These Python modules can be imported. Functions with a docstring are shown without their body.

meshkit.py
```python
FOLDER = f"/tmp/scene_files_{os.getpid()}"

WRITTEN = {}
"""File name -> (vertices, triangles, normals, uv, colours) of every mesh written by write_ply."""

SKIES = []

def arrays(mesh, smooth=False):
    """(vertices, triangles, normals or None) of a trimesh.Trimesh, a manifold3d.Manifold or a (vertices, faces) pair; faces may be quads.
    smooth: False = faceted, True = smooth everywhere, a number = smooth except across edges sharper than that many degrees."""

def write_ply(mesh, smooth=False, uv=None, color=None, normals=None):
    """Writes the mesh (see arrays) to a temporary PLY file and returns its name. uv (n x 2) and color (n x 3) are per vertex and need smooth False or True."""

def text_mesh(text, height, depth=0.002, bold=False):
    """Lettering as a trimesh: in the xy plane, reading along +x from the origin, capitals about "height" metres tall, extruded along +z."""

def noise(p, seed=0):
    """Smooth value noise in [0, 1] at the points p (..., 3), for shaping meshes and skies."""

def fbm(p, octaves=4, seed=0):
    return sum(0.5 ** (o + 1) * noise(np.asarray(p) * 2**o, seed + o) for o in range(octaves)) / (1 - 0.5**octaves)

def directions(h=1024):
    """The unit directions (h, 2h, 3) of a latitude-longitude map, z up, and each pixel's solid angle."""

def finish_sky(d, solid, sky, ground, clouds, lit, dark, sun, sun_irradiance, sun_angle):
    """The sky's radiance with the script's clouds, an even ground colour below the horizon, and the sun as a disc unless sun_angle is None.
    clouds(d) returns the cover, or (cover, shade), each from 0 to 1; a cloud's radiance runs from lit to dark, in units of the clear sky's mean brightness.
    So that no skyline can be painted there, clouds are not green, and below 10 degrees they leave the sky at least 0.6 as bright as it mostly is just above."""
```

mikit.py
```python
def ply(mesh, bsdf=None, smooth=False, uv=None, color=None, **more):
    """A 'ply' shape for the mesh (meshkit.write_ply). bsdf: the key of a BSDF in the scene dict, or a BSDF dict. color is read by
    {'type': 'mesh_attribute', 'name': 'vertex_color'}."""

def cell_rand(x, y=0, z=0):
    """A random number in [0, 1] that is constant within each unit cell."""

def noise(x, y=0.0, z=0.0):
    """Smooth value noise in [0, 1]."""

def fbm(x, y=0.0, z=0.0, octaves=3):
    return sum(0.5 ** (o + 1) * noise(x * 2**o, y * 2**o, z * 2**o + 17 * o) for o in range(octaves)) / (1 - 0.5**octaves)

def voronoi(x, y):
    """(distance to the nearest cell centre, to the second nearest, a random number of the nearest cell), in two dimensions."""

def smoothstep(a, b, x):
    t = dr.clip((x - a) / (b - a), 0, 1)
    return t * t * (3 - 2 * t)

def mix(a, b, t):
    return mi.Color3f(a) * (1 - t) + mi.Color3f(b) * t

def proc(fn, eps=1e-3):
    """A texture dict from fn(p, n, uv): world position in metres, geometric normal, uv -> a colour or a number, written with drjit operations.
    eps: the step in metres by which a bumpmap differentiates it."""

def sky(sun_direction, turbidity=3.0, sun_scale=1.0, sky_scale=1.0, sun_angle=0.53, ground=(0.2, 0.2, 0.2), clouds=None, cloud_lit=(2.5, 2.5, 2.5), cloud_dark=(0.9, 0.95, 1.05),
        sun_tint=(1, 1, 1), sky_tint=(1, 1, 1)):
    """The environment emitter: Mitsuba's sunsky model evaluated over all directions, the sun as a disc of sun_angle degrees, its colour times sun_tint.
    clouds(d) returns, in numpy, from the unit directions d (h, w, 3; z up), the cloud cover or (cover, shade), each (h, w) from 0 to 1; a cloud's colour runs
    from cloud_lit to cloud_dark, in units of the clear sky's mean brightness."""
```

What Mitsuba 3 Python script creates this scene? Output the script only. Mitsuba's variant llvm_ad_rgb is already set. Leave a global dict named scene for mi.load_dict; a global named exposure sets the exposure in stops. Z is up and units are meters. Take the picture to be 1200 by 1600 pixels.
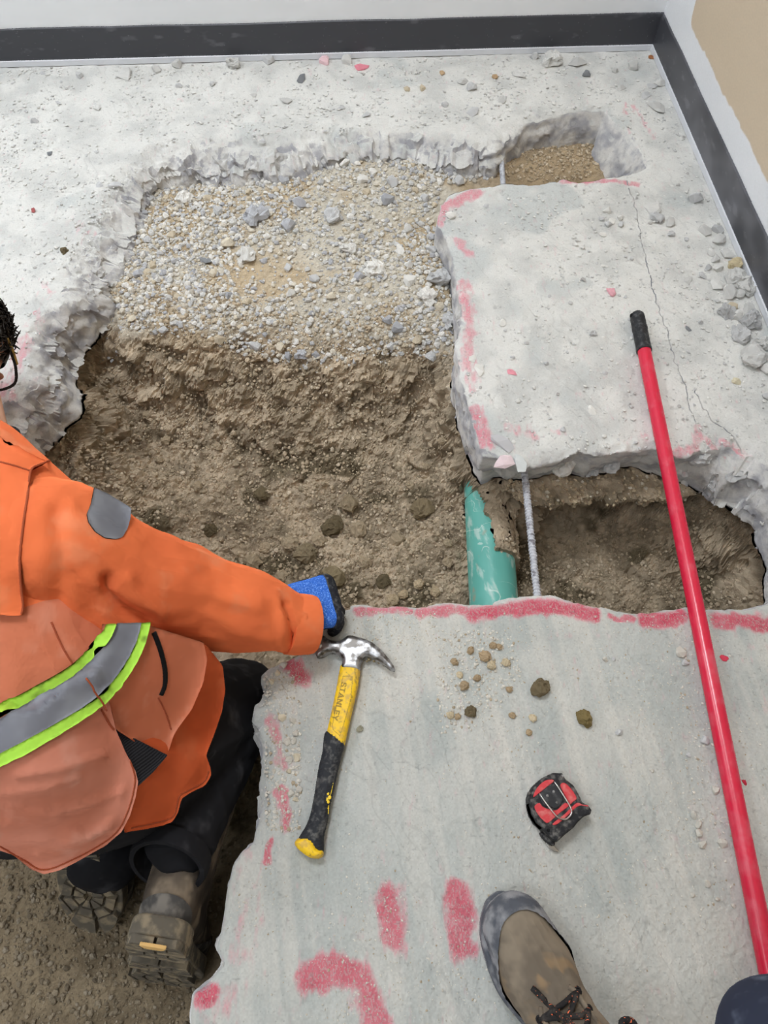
import math, random
import numpy as np, trimesh, manifold3d as m3, shapely
from scipy.spatial import cKDTree, Delaunay
from scipy.interpolate import RBFInterpolator, RegularGridInterpolator
from scipy.ndimage import gaussian_filter
import drjit as dr
import mitsuba as mi
import mikit, meshkit
from mikit import proc, noise, fbm, voronoi, cell_rand, smoothstep, mix

T = mi.ScalarTransform4f
scene, labels = {}, {}

# ------------------------------------------------------------------ camera
FOC, PITCH, HC = 1067.0, math.radians(61.3), 1.2
CP, SP = math.cos(PITCH), math.sin(PITCH)
scene['camera'] = {'type': 'perspective', 'fov': 2 * math.degrees(math.atan(600 / FOC)), 'fov_axis': 'x', 'near_clip': 0.02, 'far_clip': 60.0,
                   'to_world': T().look_at(origin=[0, 0, HC], target=[0, CP, HC - SP], up=[0, 0, 1])}
exposure = 0.04

# ------------------------------------------------------------------ lamps: LED panels in the ceiling
CEIL = 2.75
PANELS = [(-.45, 1.2), (-2.3, 1.3), (-.75, -.5), (-2.3, -.5), (-.75, -2.4), (-2.3, -2.4)]
PANEL_POWER = [33, 24, 14, 13, 6, 5]

# ------------------------------------------------------------------ helpers
def P(px, py, z=0.0):
    """world point at height z seen at pixel px, py of the survey photograph (1200 x 1600)"""
    u, v = (px - 600) / FOC, (py - 800) / FOC
    r = np.array([u, CP - v * SP, -SP - v * CP])
    return np.array([0, 0, HC]) + r * ((z - HC) / r[2])

def depth_at(px, py, z=0.0):
    p = P(px, py, z)
    return p[1] * CP - (p[2] - HC) * SP

def rgb(*c):
    c = np.array(c, float) / 255
    return tuple(float(x) for x in np.where(c <= 0.04045, c / 12.92, ((c + 0.055) / 1.055) ** 2.4))

def numbered(name):
    if name not in scene and not any(k.startswith(name + '__') for k in scene) and name not in labels: return name
    i = 1
    while True:
        k = f'{name}_{i:03d}'
        if k not in scene and k not in labels: return k
        i += 1

COUNT = {}
def key_for(name):
    i = COUNT.get(name, -1) + 1
    COUNT[name] = i
    return name if i == 0 else f'{name}_{i:03d}'

def obj(name, mesh, bsdf, parent=None, smooth=False, to_world=None, **kw):
    """one entry of the scene; name is numbered under its parent"""
    k = key_for((parent + '__' if parent else '') + name)
    d = mesh if isinstance(mesh, dict) else mikit.ply(mesh, bsdf, smooth=smooth, **kw)
    if to_world is not None: d = {**d, 'to_world': to_world}
    scene[k] = d
    return k

def tag(k, label=None, cat=None, group=None, kind=None):
    e = {}
    if label: e['label'] = label
    if cat: e['category'] = cat
    if group: e['group'] = group
    if kind: e['kind'] = kind
    labels[k] = e
    return k

def thing(name, label, cat, group=None):
    k = key_for(name)
    return tag(k, label, cat, group)

def cat(ms): return trimesh.util.concatenate(ms)

def cells(p, s, amp, seed, slope=1.0):
    """piecewise planar (broken-stone) displacement at points p"""
    p = np.asarray(p, float)
    rng = np.random.default_rng(seed)
    lo, hi = p.min(0) - 2 * s, p.max(0) + 2 * s
    n = np.maximum(((hi - lo) / s).astype(int), 1)
    g = np.stack(np.meshgrid(*[np.arange(k) for k in n], indexing='ij'), -1).reshape(-1, p.shape[1])
    c = lo + (g + rng.random(g.shape)) * s
    t = cKDTree(c)
    _, i = t.query(p)
    r = rng.uniform(-1, 1, len(c)); gr = rng.normal(0, 1, c.shape) * slope
    return amp * (r[i] + ((p - c[i]) * gr[i]).sum(1) / s)

def nfbm(p, f, octaves=3, seed=0):
    return meshkit.fbm(np.asarray(p) * f, octaves, seed) - 0.5

def resample(pts, step, closed=True):
    pts = np.asarray(pts, float)
    if closed: pts = np.vstack([pts, pts[:1]])
    d = np.r_[0, np.cumsum(np.linalg.norm(np.diff(pts, axis=0), axis=1))]
    n = max(int(d[-1] / step), 2)
    s = np.linspace(0, d[-1], n, endpoint=not closed)
    return np.stack([np.interp(s, d, pts[:, k]) for k in range(pts.shape[1])], 1)

def tube(path, radii, sides=10, caps=True):
    """round tube along a polyline"""
    p = np.asarray(path, float); n = len(p)
    r = np.broadcast_to(np.asarray(radii, float), (n,))
    t = np.gradient(p, axis=0); t /= np.linalg.norm(t, axis=1, keepdims=True) + 1e-12
    u = np.cross(t[0], [0, 0, 1.0])
    if np.linalg.norm(u) < 1e-3: u = np.cross(t[0], [1.0, 0, 0])
    u /= np.linalg.norm(u)
    rings = []
    a = np.arange(sides) * 2 * np.pi / sides
    for i in range(n):
        u = u - t[i] * (u @ t[i]); u /= np.linalg.norm(u)
        w = np.cross(t[i], u)
        rings.append(p[i] + r[i] * (np.cos(a)[:, None] * u + np.sin(a)[:, None] * w))
    v = np.vstack(rings); f = []
    j = np.arange(sides); k = (j + 1) % sides
    for i in range(n - 1):
        b = i * sides
        f.append(np.stack([b + j, b + k, b + sides + k], 1)); f.append(np.stack([b + j, b + sides + k, b + sides + j], 1))
    if caps:
        v = np.vstack([v, p[:1], p[-1:]]); c0, c1 = len(v) - 2, len(v) - 1
        f.append(np.stack([k, j, 0 * j + c0], 1)); b = (n - 1) * sides
        f.append(np.stack([b + j, b + k, 0 * j + c1], 1))
    return trimesh.Trimesh(v, np.vstack(f), process=False)

def hull_chain(pts, radii, sub=2):
    """manifold of hulls between consecutive spheres"""
    out = []
    for (a, ra), (b, rb) in zip(list(zip(pts, radii))[:-1], list(zip(pts, radii))[1:]):
        out.append(m3.Manifold.batch_hull([m3.Manifold.sphere(ra, 24).translate(list(map(float, a))), m3.Manifold.sphere(rb, 24).translate(list(map(float, b)))]))
    return out

def to_tm(man):
    m = man.to_mesh()
    return trimesh.Trimesh(m.vert_properties[:, :3].astype(float), m.tri_verts, process=True)

def box(size, center=(0, 0, 0), bevel=0.0):
    s = np.array(size, float)
    if bevel <= 0:
        m = trimesh.creation.box(s); m.apply_translation(center); return m
    h = s / 2 - bevel
    pts = []
    for sx in (-1, 1):
        for sy in (-1, 1):
            for sz in (-1, 1):
                c = h * [sx, sy, sz]
                for d in ((bevel, 0, 0), (0, bevel, 0), (0, 0, bevel)):
                    pts.append(c + np.array(d) * [sx, sy, sz])
    m = trimesh.Trimesh(pts).convex_hull
    m.apply_translation(center); return m

# ------------------------------------------------------------------ materials
def lin(c): return mi.Color3f(*rgb(*c))
STROKES = []          # sprayed red layout marks: (x0, y0, x1, y1, half width, strength) in metres on the floor
def stroke(pts, w, s=1.0):
    for a, b in zip(pts[:-1], pts[1:]):
        A, B = P(*a), P(*b)
        STROKES.append((A[0], A[1], B[0], B[1], w * depth_at(*a) / FOC, s))
stroke([(560, 955), (640, 953)], 9, .8); stroke([(655, 955), (722, 953)], 11, .8)
stroke([(738, 960), (800, 950), (870, 950)], 15); stroke([(870, 948), (930, 961)], 14); stroke([(955, 966), (985, 968)], 7, .8)
stroke([(1005, 968), (1062, 964)], 13); stroke([(1120, 968), (1200, 975), (1290, 980)], 15, .9)
stroke([(458, 1040), (470, 1060)], 17, .9); stroke([(425, 1125), (432, 1165), (440, 1195)], 11, .6); stroke([(438, 1230), (446, 1290)], 12, .8)
stroke([(424, 1310), (420, 1345)], 7, .8); stroke([(395, 1345), (385, 1420), (372, 1500)], 24, .28); stroke([(318, 1558), (332, 1550)], 14, 1.)
stroke([(400, 1400), (395, 1490)], 16, .25); stroke([(360, 1560), (345, 1640)], 30, .4)
stroke([(606, 1400), (616, 1465)], 23, .8); stroke([(716, 1395), (722, 1475)], 25, .85)
stroke([(480, 1530), (520, 1512), (560, 1525), (585, 1580), (590, 1640)], 24, .85)
stroke([(684, 345), (695, 322), (745, 301)], 13, .7); stroke([(880, 284), (965, 282), (998, 290)], 6, .7); stroke([(712, 375), (735, 397)], 9, .6)
stroke([(722, 440), (732, 500), (727, 575)], 12, .65); stroke([(735, 560), (740, 605)], 12, .5); stroke([(742, 640), (760, 695)], 13, .75)
stroke([(795, 668), (835, 682)], 11, .5); stroke([(866, 672), (880, 676)], 6, .5); stroke([(985, 688), (1008, 684)], 7, .3)
stroke([(1050, 706), (1090, 700), (1089, 668)], 9, .6); stroke([(1095, 680), (1122, 702)], 8, .6); stroke([(1130, 690), (1175, 706)], 8, .6)
stroke([(990, 165), (1004, 190), (1022, 216)], 5, .5); stroke([(977, 163), (978, 178)], 3.5, .5); stroke([(984, 200), (986, 206)], 3, .5)
stroke([(120, 350), (140, 362)], 14, .3); stroke([(60, 488), (64, 512)], 8, .45); stroke([(5, 630), (20, 575), (38, 535)], 16, .5); stroke([(70, 440), (75, 455)], 6, .4)
stroke([(735, 770), (745, 790)], 1, .0)

def paint_mask(p):
    x, y = p.x + (noise(p.x * 60, p.y * 60) - .5) * .012, p.y + (noise(p.x * 60 + 9, p.y * 60) - .5) * .012
    m = mi.Float(0)
    for x0, y0, x1, y1, w, s in STROKES:
        ex, ey = x1 - x0, y1 - y0
        t = dr.clip(((x - x0) * ex + (y - y0) * ey) / (ex * ex + ey * ey + 1e-9), 0, 1)
        d = dr.sqrt(dr.square(x - x0 - t * ex) + dr.square(y - y0 - t * ey))
        m = dr.maximum(m, s * smoothstep(w * 1.55, w * .35, d))
    return m

def concrete_col(p, n, uv):
    big, mid, fine = fbm(p.x * 2.3, p.y * 2.3, 3.0, 3), fbm(p.x * 14, p.y * 14, p.z * 14, 4), noise(p.x * 420, p.y * 420, p.z * 420)
    flat = smoothstep(.55, .92, n.z)
    front = smoothstep(.50, .44, p.y)                                   # the trowelled, less dusty slab before the trench
    smooth_ = mix(lin((166, 170, 166)), lin((178, 180, 175)), smoothstep(.3, .7, mid))
    dusty = mix(lin((208, 207, 202)), lin((190, 190, 186)), smoothstep(.35, .75, mid))
    dust = smoothstep(.40, .66, fbm(p.x * 11 + 5, p.y * 9, 1.0, 5) * .7 + big * .3)
    drag = smoothstep(.40, .75, fbm(p.x * 60 + p.y * 9, p.y * 5.0, 2.0, 4))
    col_f = mix(smooth_, lin((196, 193, 185)), dr.clip(dust * .5 + drag * .4, 0, 1))
    bare = smoothstep(.60, .70, fbm(p.x * 5 + 40, p.y * 5, 1.0, 3))
    col_b = mix(dusty, lin((178, 182, 180)), bare * .7)
    col = mix(col_b, col_f, front)
    scr = smoothstep(.035, .0, dr.abs(fbm(p.x * 30 + p.y * 18, p.y * 9 - p.x * 5, 7.0, 2) - .5)) * smoothstep(.5, .7, noise(p.x * 9, p.y * 9))
    col = col * (1 - .10 * scr)
    m = paint_mask(p)
    f2 = fbm(p.x * 120, p.y * 45, 0.0, 4)
    alpha = smoothstep(.18, .80, m + (f2 - .5) * 1.05 * (1.15 - .6 * m)) * (.55 + .45 * m)
    alpha = alpha * (.62 + .38 * smoothstep(.25, .55, fbm(p.x * 620, p.y * 420, 2.0, 2)))
    col = mix(col, mix(lin((184, 56, 80)), lin((210, 136, 147)), dr.clip(1.05 - m + .55 * (fbm(p.x * 40, p.y * 40, 5.0, 3) - .4) + (1 - front) * .35, 0, 1)), dr.clip(alpha * .94, 0, 1))
    rough = mix(lin((158, 158, 162)), lin((204, 202, 198)), smoothstep(.3, .68, fbm(p.x * 30, p.y * 30, p.z * 30, 4)))
    col = mix(rough, col, flat)
    speck = smoothstep(.83, .95, noise(p.x * 260, p.y * 260, p.z * 260))
    pits = smoothstep(.72, .86, fbm(p.x * 75, p.y * 75, p.z * 75, 3)) * (1 - .6 * front)
    col = col * (1 - .18 * speck) * (1 - .22 * pits)
    return col * (.93 + .14 * fine)

def concrete_bump(p, n, uv):
    return fbm(p.x * 160, p.y * 160, p.z * 160, 3) + .35 * noise(p.x * 600, p.y * 600, p.z * 600)

def principled(base, rough=.8, **kw):
    b = base if isinstance(base, dict) else {'type': 'rgb', 'value': list(rgb(*base))}
    return {'type': 'principled', 'base_color': b, 'roughness': rough, 'specular': kw.pop('specular', .3), **kw}

def bsdf(key, d, two=False):
    scene[key] = {'type': 'twosided', 'b': d} if two else d
    return key

def bump(d, fn, scale, eps=1e-3):
    return {'type': 'bumpmap', 'arbitrary': proc(fn, eps), 'scale': scale, 'b': d}

bsdf('m_concrete', bump(principled(proc(concrete_col), .85, specular=.25), concrete_bump, .0022, 8e-4))

def soil_col(p, n, uv):
    big, mid, fine = fbm(p.x * 3.1, p.y * 3.1, p.z * 3.1, 3), fbm(p.x * 18, p.y * 18, p.z * 18, 4), noise(p.x * 500, p.y * 500, p.z * 500)
    brown = mix(lin((188, 171, 147)), lin((146, 132, 112)), smoothstep(.3, .7, mid)) * (.82 + .36 * fbm(p.x * 70, p.y * 70, p.z * 70, 3))
    dust = mix(lin((190, 183, 168)), lin((176, 158, 130)), smoothstep(.42, .62, fbm(p.x * 7, p.y * 7, 2.0, 3)))
    shelf = smoothstep(-.16, -.10, p.z + .04 * (mid - .5)) * smoothstep(.95, 1.08, p.y)
    col = mix(brown, dust, shelf)
    fart = smoothstep(.20, .30, p.x) * smoothstep(1.55, 1.65, p.y)
    col = mix(col, mix(lin((166, 146, 118)), lin((140, 122, 98)), smoothstep(.3, .7, mid)), fart * .8)
    sand = smoothstep(.16, .05, dr.sqrt(dr.square((p.x + .315) * 1.0) + dr.square((p.y - 1.44) * 1.1)) + .06 * (mid - .5))
    col = mix(col, lin((186, 168, 140)), sand * .7)
    damp = smoothstep(.55, .68, fbm(p.x * 11 + 3, p.y * 11, p.z * 11, 3)) * smoothstep(-.30, -.36, p.z)
    col = mix(col, lin((92, 82, 62)), damp * .85)
    near = smoothstep(.36, .20, p.y) * smoothstep(-.05, -.3, p.x)  # shade over the near left ground, painted into the soil colour
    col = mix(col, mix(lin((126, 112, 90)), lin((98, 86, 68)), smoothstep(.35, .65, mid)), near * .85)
    return col * (.86 + .28 * fine)

def soil_bump(p, n, uv):
    return fbm(p.x * 150, p.y * 150, p.z * 150, 3) + .4 * noise(p.x * 520, p.y * 520, p.z * 520)

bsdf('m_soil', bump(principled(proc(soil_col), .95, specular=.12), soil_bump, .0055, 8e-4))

def stone_tint(p, n, uv):
    return .80 + .34 * fbm(p.x * 90, p.y * 90, p.z * 90, 3)

bsdf('m_stone', bump(principled({'type': 'mesh_attribute', 'name': 'vertex_color'}, .9, specular=.2), soil_bump, .0016, 8e-4))

def wall_col(p, n, uv):
    # unfinished repaint: white cut in along the bottom, the old beige above
    edge = .172 + 3.0 * smoothstep(2.10, 2.30, p.y) ** 2 + .012 * (fbm(p.x * 5, p.y * 5, 1.0, 3) - .5) + .010 * (noise(p.x * 1.7 + 3, p.y * 4) - .5) + .01 * (noise(p.x * 60, p.y * 60, p.z * 9) - .5)
    b = smoothstep(-.003, .003, p.z - edge)
    g = .97 + .06 * noise(p.x * 300, p.y * 300, p.z * 300)
    white = mix(lin((222, 223, 225)), lin((212, 214, 217)), fbm(p.x * 6, p.y * 6, p.z * 12, 3))
    return mix(white, lin((196, 179, 156)), b) * g
bsdf('m_wall_right', bump(principled(proc(wall_col), .6), lambda p, n, uv: noise(p.x * 350, p.y * 350, p.z * 350) + fbm(p.x * 10, p.y * 10, p.z * 18, 2), .0006))
bsdf('m_wall_white', bump(principled(proc(lambda p, n, uv: mix(lin((226, 227, 228)), lin((214, 216, 218)), fbm(p.x * 5, p.y * 5, p.z * 9, 3))), .6),
                          lambda p, n, uv: fbm(p.x * 14, p.y * 14, p.z * 22, 3), .002))
bsdf('m_ceiling', principled((232, 232, 230), .9))
def base_col(p, n, uv):
    sc = smoothstep(.62, .8, fbm(p.x * 22, p.y * 22, p.z * 40, 3)) * .35 + smoothstep(.88, .97, noise(p.x * 210, p.y * 210, p.z * 210)) * .5
    haze = smoothstep(.3, .75, fbm(p.x * 7 + p.z * 9, p.y * 7, p.z * 5, 3)) * smoothstep(.845, .87, p.x) * (.3 + .7 * smoothstep(2.25, 1.2, p.y)) * .55
    return mix(lin((58, 59, 64)), lin((140, 140, 146)), dr.clip(sc * .55 + haze, 0, 1))
bsdf('m_base', principled(proc(base_col), .42, specular=.45), two=True)
bsdf('m_trim', principled((206, 208, 212), .5), two=True)
bsdf('m_lamp_frame', principled((235, 235, 235), .5))

# ------------------------------------------------------------------ the room
CORNER = np.array([.853, 2.335]); A0 = math.atan(.047)
E1 = np.array([-math.cos(A0), -math.sin(A0)])     # along the back wall, to the left
E2 = np.array([math.sin(A0), -math.cos(A0)])      # along the right wall, towards the camera
RW, RD = 5.6, 6.0
def RM(a, b, z=0): return np.array([*(CORNER + a * E1 + b * E2), z])
ROT = np.eye(4); ROT[:2, 0] = -E1; ROT[:2, 1] = -E2; ROT[:2, 3] = CORNER      # local x right, y away; the corner at 0,0
def room_box(x0, x1, y0, y1, z0, z1, bev=0.0):
    m = box((x1 - x0, y1 - y0, z1 - z0), ((x0 + x1) / 2, (y0 + y1) / 2, (z0 + z1) / 2), bev); m.apply_transform(ROT); return m
for k, m, b in (('wall_back', room_box(-RW, .12, 0, .12, -.15, CEIL), 'm_wall_white'), ('wall_right', room_box(0, .12, -RD, 0, -.15, CEIL), 'm_wall_right'),
                ('wall_left', room_box(-RW - .12, -RW, -RD, .12, -.15, CEIL), 'm_wall_white'), ('wall_front', room_box(-RW - .12, .12, -RD - .12, -RD, -.15, CEIL), 'm_wall_white'),
                ('ceiling', room_box(-RW - .12, .12, -RD - .12, .12, CEIL, CEIL + .1), 'm_ceiling')):
    tag(obj(k, m, b), kind='structure')
def wavy_board(x0, x1, along, z0, z1, th, seed, amp=.0012):
    """a long thin board on a wall, its top edge a little wavy"""
    n = int(abs(x1 - x0) / .02)
    s = np.linspace(x0, x1, n)
    prof = np.array([[0, z0], [-th, z0], [-th, z1 - .002], [-th + .002, z1], [0, z1]])
    v = []
    for i, q in enumerate(s):
        w = amp * 2 * (meshkit.noise(np.array([[q * 9, seed, 0]]))[0] - .5)
        for y, z in prof:
            zz = z + (w if z > (z0 + z1) / 2 else w * .3)
            v.append((q, y, zz) if along == 'x' else (y, q, zz))
    v = np.array(v); f = []
    for i in range(n - 1):
        for j in range(5):
            a, b = i * 5 + j, i * 5 + (j + 1) % 5
            f += [(a, b, b + 5), (a, b + 5, a + 5)]
    m = trimesh.Trimesh(v, f, process=False); m.fix_normals(); m.apply_transform(ROT); return m
tag(obj('baseboard_back', wavy_board(-RW, -.0, 'x', .0185, .106, .005, 1), 'm_base'), kind='structure')
tag(obj('baseboard_right', wavy_board(-RD, -.0, 'y', .0185, .106, .005, 2), 'm_base'), kind='structure')
tag(obj('trim_1', wavy_board(-RW, 0, 'x', .002, .019, .008, 3, .0003), 'm_trim'), kind='structure')
tag(obj('trim_2', wavy_board(-RD, 0, 'y', .002, .019, .008, 4, .0003), 'm_trim'), kind='structure')

scene['m_led'] = {'type': 'diffuse', 'reflectance': {'type': 'rgb', 'value': .8}}
for i, (x, y) in enumerate(PANELS):
    k = thing('ceiling_light', 'square white LED panel set in the ceiling', 'ceiling light', 'LED ceiling panels')
    obj('frame', cat([box((.64, .03, .02), (x, y + .305, CEIL - .01)), box((.64, .03, .02), (x, y - .305, CEIL - .01)),
                      box((.03, .58, .02), (x + .305, y, CEIL - .01)), box((.03, .58, .02), (x - .305, y, CEIL - .01))]), 'm_lamp_frame', k)
    d = mikit.ply(trimesh.Trimesh([(x - .29, y - .29, CEIL - .012), (x + .29, y - .29, CEIL - .012), (x + .29, y + .29, CEIL - .012), (x - .29, y + .29, CEIL - .012)], [(0, 2, 1), (0, 3, 2)]), 'm_led')
    d['emitter'] = {'type': 'area', 'radiance': {'type': 'rgb', 'value': [PANEL_POWER[i] * .95, PANEL_POWER[i], PANEL_POWER[i] * 1.06]}}
    obj('diffuser', d, None, k)

# ------------------------------------------------------------------ the broken slab
# edge of the hole in the slab: (px, py, how far the broken face slopes out, spall depth, spall width)
EDGE = [(-260, 1850, .01, .004, .02), (-270, 1300, .02, .004, .02), (-200, 900, .04, .01, .03), (-110, 760, .05, .015, .03), (0, 656, 0.042, .026, .025), (23, 628, 0.035, .026, .025), (42, 606, 0.028, .026, .025), (60, 594, 0.035, .026, .025), (61, 567, 0.035, .026, .025),
        (57, 530, 0.042, .026, .025), (62, 509, 0.035, .026, .025), (84, 491, 0.021, .026, .025), (113, 466, .01, .012, .03), (122, 440, .05, .035, .07), (138, 412, .05, .035, .07), (160, 380, .05, .035, .07), (182, 335, .05, .035, .07), (198, 290, .05, .035, .07), (222, 262, .0, .03, .05), (255, 246, .03, .04, .09),
        (320, 240, .03, .04, .09), (390, 238, .03, .04, .09), (450, 234, .03, .04, .09), (500, 222, .06, .035, .07), (560, 216, .06, .035, .07), (620, 214, .06, .035, .07), (670, 222, .06, .035, .07), (720, 230, .06, .035, .07), (775, 230, .0, .02, .05),
        (800, 210, .0, .02, .05), (826, 190, .005, .01, .03), (870, 178, .015, .008, .02), (908, 172, .015, .006, .02), (945, 172, .01, .004, .01), (958, 186, .06, .004, .01), (980, 205, .07, .008, .02), (1005, 240, .05, .01, .02), (1010, 262, .02, .006, .015), (970, 275, .004, .004, .01),
        (930, 280, .004, .004, .01), (905, 285, .004, .004, .01), (880, 279, .004, .004, .01), (850, 286, .004, .004, .01), (800, 286, .004, .004, .01), (765, 290, .004, .004, .01), (735, 293, .004, .004, .01), (702, 302, .006, .006, .015), (688, 319, -0.02, .008, .02),
        (684, 350, -0.0, .008, .02), (697, 370, 0.0, .008, .02), (707, 398, 0.0, .008, .02), (714, 448, 0.0, .010, .02), (721, 498, 0.0, .010, .02), (712, 543, 0.0, .010, .02), (719, 588, 0.0, .010, .02), (733, 638, 0.0, .010, .02), (746, 678, 0.0, .010, .02), (755, 710, -0.01, .010, .02),
        (774, 714, -0.04, .010, .02), (802, 726, -0.045, .010, .02), (830, 728, -0.045, .010, .02), (846, 726, -0.04, .010, .02), (872, 718, -0.035, .010, .02), (906, 704, -0.03, .010, .02), (940, 710, -0.03, .010, .02), (985, 705, -0.035, .010, .02), (1020, 698, -0.035, .010, .02), (1045, 707, -0.035, .010, .02),
        (1075, 712, -0.03, .010, .02), (1105, 702, 0.0, .010, .02), (1140, 698, .05, .02, .04), (1178, 712, .05, .02, .04), (1205, 730, .04, .015, .03), (1245, 775, .03, .01, .03), (1270, 850, .03, .006, .02), (1262, 910, .02, .006, .02), (1235, 938, .01, .005, .02),
        (1200, 942, .008, .005, .02), (1165, 953, .008, .008, .02), (1145, 950, .01, .008, .02), (1100, 950, .008, .006, .02), (1080, 948, .004, .004, .01), (1055, 953, .004, .004, .01), (1010, 957, .004, .004, .01), (985, 958, .004, .004, .01), (960, 953, .004, .004, .01), (920, 946, .004, .004, .01),
        (885, 936, .004, .004, .01), (860, 931, .006, .006, .01), (830, 932, .006, .004, .01), (795, 934, .004, .004, .01), (770, 941, .004, .005, .01), (735, 945, .004, .005, .01), (700, 941, .004, .005, .01), (655, 948, .004, .005, .01), (600, 945, .004, .005, .01),
        (560, 947, .004, .005, .01), (538, 952, .004, .005, .01), (522, 968, .004, .005, .01), (505, 985, .004, .005, .01), (485, 1010, .004, .005, .01), (450, 1030, .006, .006, .02), (418, 1042, .01, .01, .02), (408, 1056, .01, .012, .02), (412, 1078, .01, .012, .02), (398, 1104, .01, .012, .02),
        (394, 1128, .01, .012, .02), (406, 1150, .01, .012, .02), (410, 1172, .01, .012, .02), (412, 1200, .01, .012, .02), (406, 1230, .01, .012, .02), (407, 1260, .01, .012, .02), (402, 1295, .01, .012, .02), (398, 1316, .008, .008, .02), (378, 1330, .006, .006, .01), (364, 1350, .006, .006, .01),
        (355, 1390, .006, .006, .01), (350, 1430, .006, .006, .01), (347, 1458, .008, .008, .01), (336, 1484, .012, .01, .01), (348, 1506, .006, .006, .01), (330, 1534, .006, .006, .01), (300, 1556, .006, .006, .01), (295, 1590, .006, .006, .01), (300, 1690, .006, .006, .01), (285, 1850, .006, .006, .01)]
SLAB = .135
ctrl = np.array([[*P(a, b)[:2], c, d, e] for a, b, c, d, e in EDGE])
ring = resample(ctrl, .0048)
base_n = np.roll(gaussian_filter(ring[:, :2], (8, 0), mode='wrap'), -1, 0) - np.roll(gaussian_filter(ring[:, :2], (8, 0), mode='wrap'), 1, 0)
base_n /= np.linalg.norm(base_n, axis=1, keepdims=True)
HOLE0 = shapely.Polygon(ctrl[:, :2]).buffer(0)
side = 1 if HOLE0.contains(shapely.Point(*(ring[400, :2] + .03 * np.array([base_n[400, 1], -base_n[400, 0]])))) else -1
inw = side * np.stack([base_n[:, 1], -base_n[:, 0]], 1)              # into the hole
p3 = np.c_[ring[:, :2], np.zeros(len(ring))]
rough_amt = np.clip(ring[:, 3] / .02, .35, 1.4)
jag = (nfbm(p3, 22, 3, 5) * .020 + cells(p3[:, :2], .035, .004, 6, .9) + nfbm(p3, 90, 2, 9) * .004) * np.minimum(rough_amt, .8)
ring[:, :2] += inw * jag[:, None]
HOLE = shapely.Polygon(ring[:, :2]).buffer(0)
if HOLE.geom_type != 'Polygon': HOLE = max(HOLE.geoms, key=lambda g: g.area)
shapely.prepare(HOLE)

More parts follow.
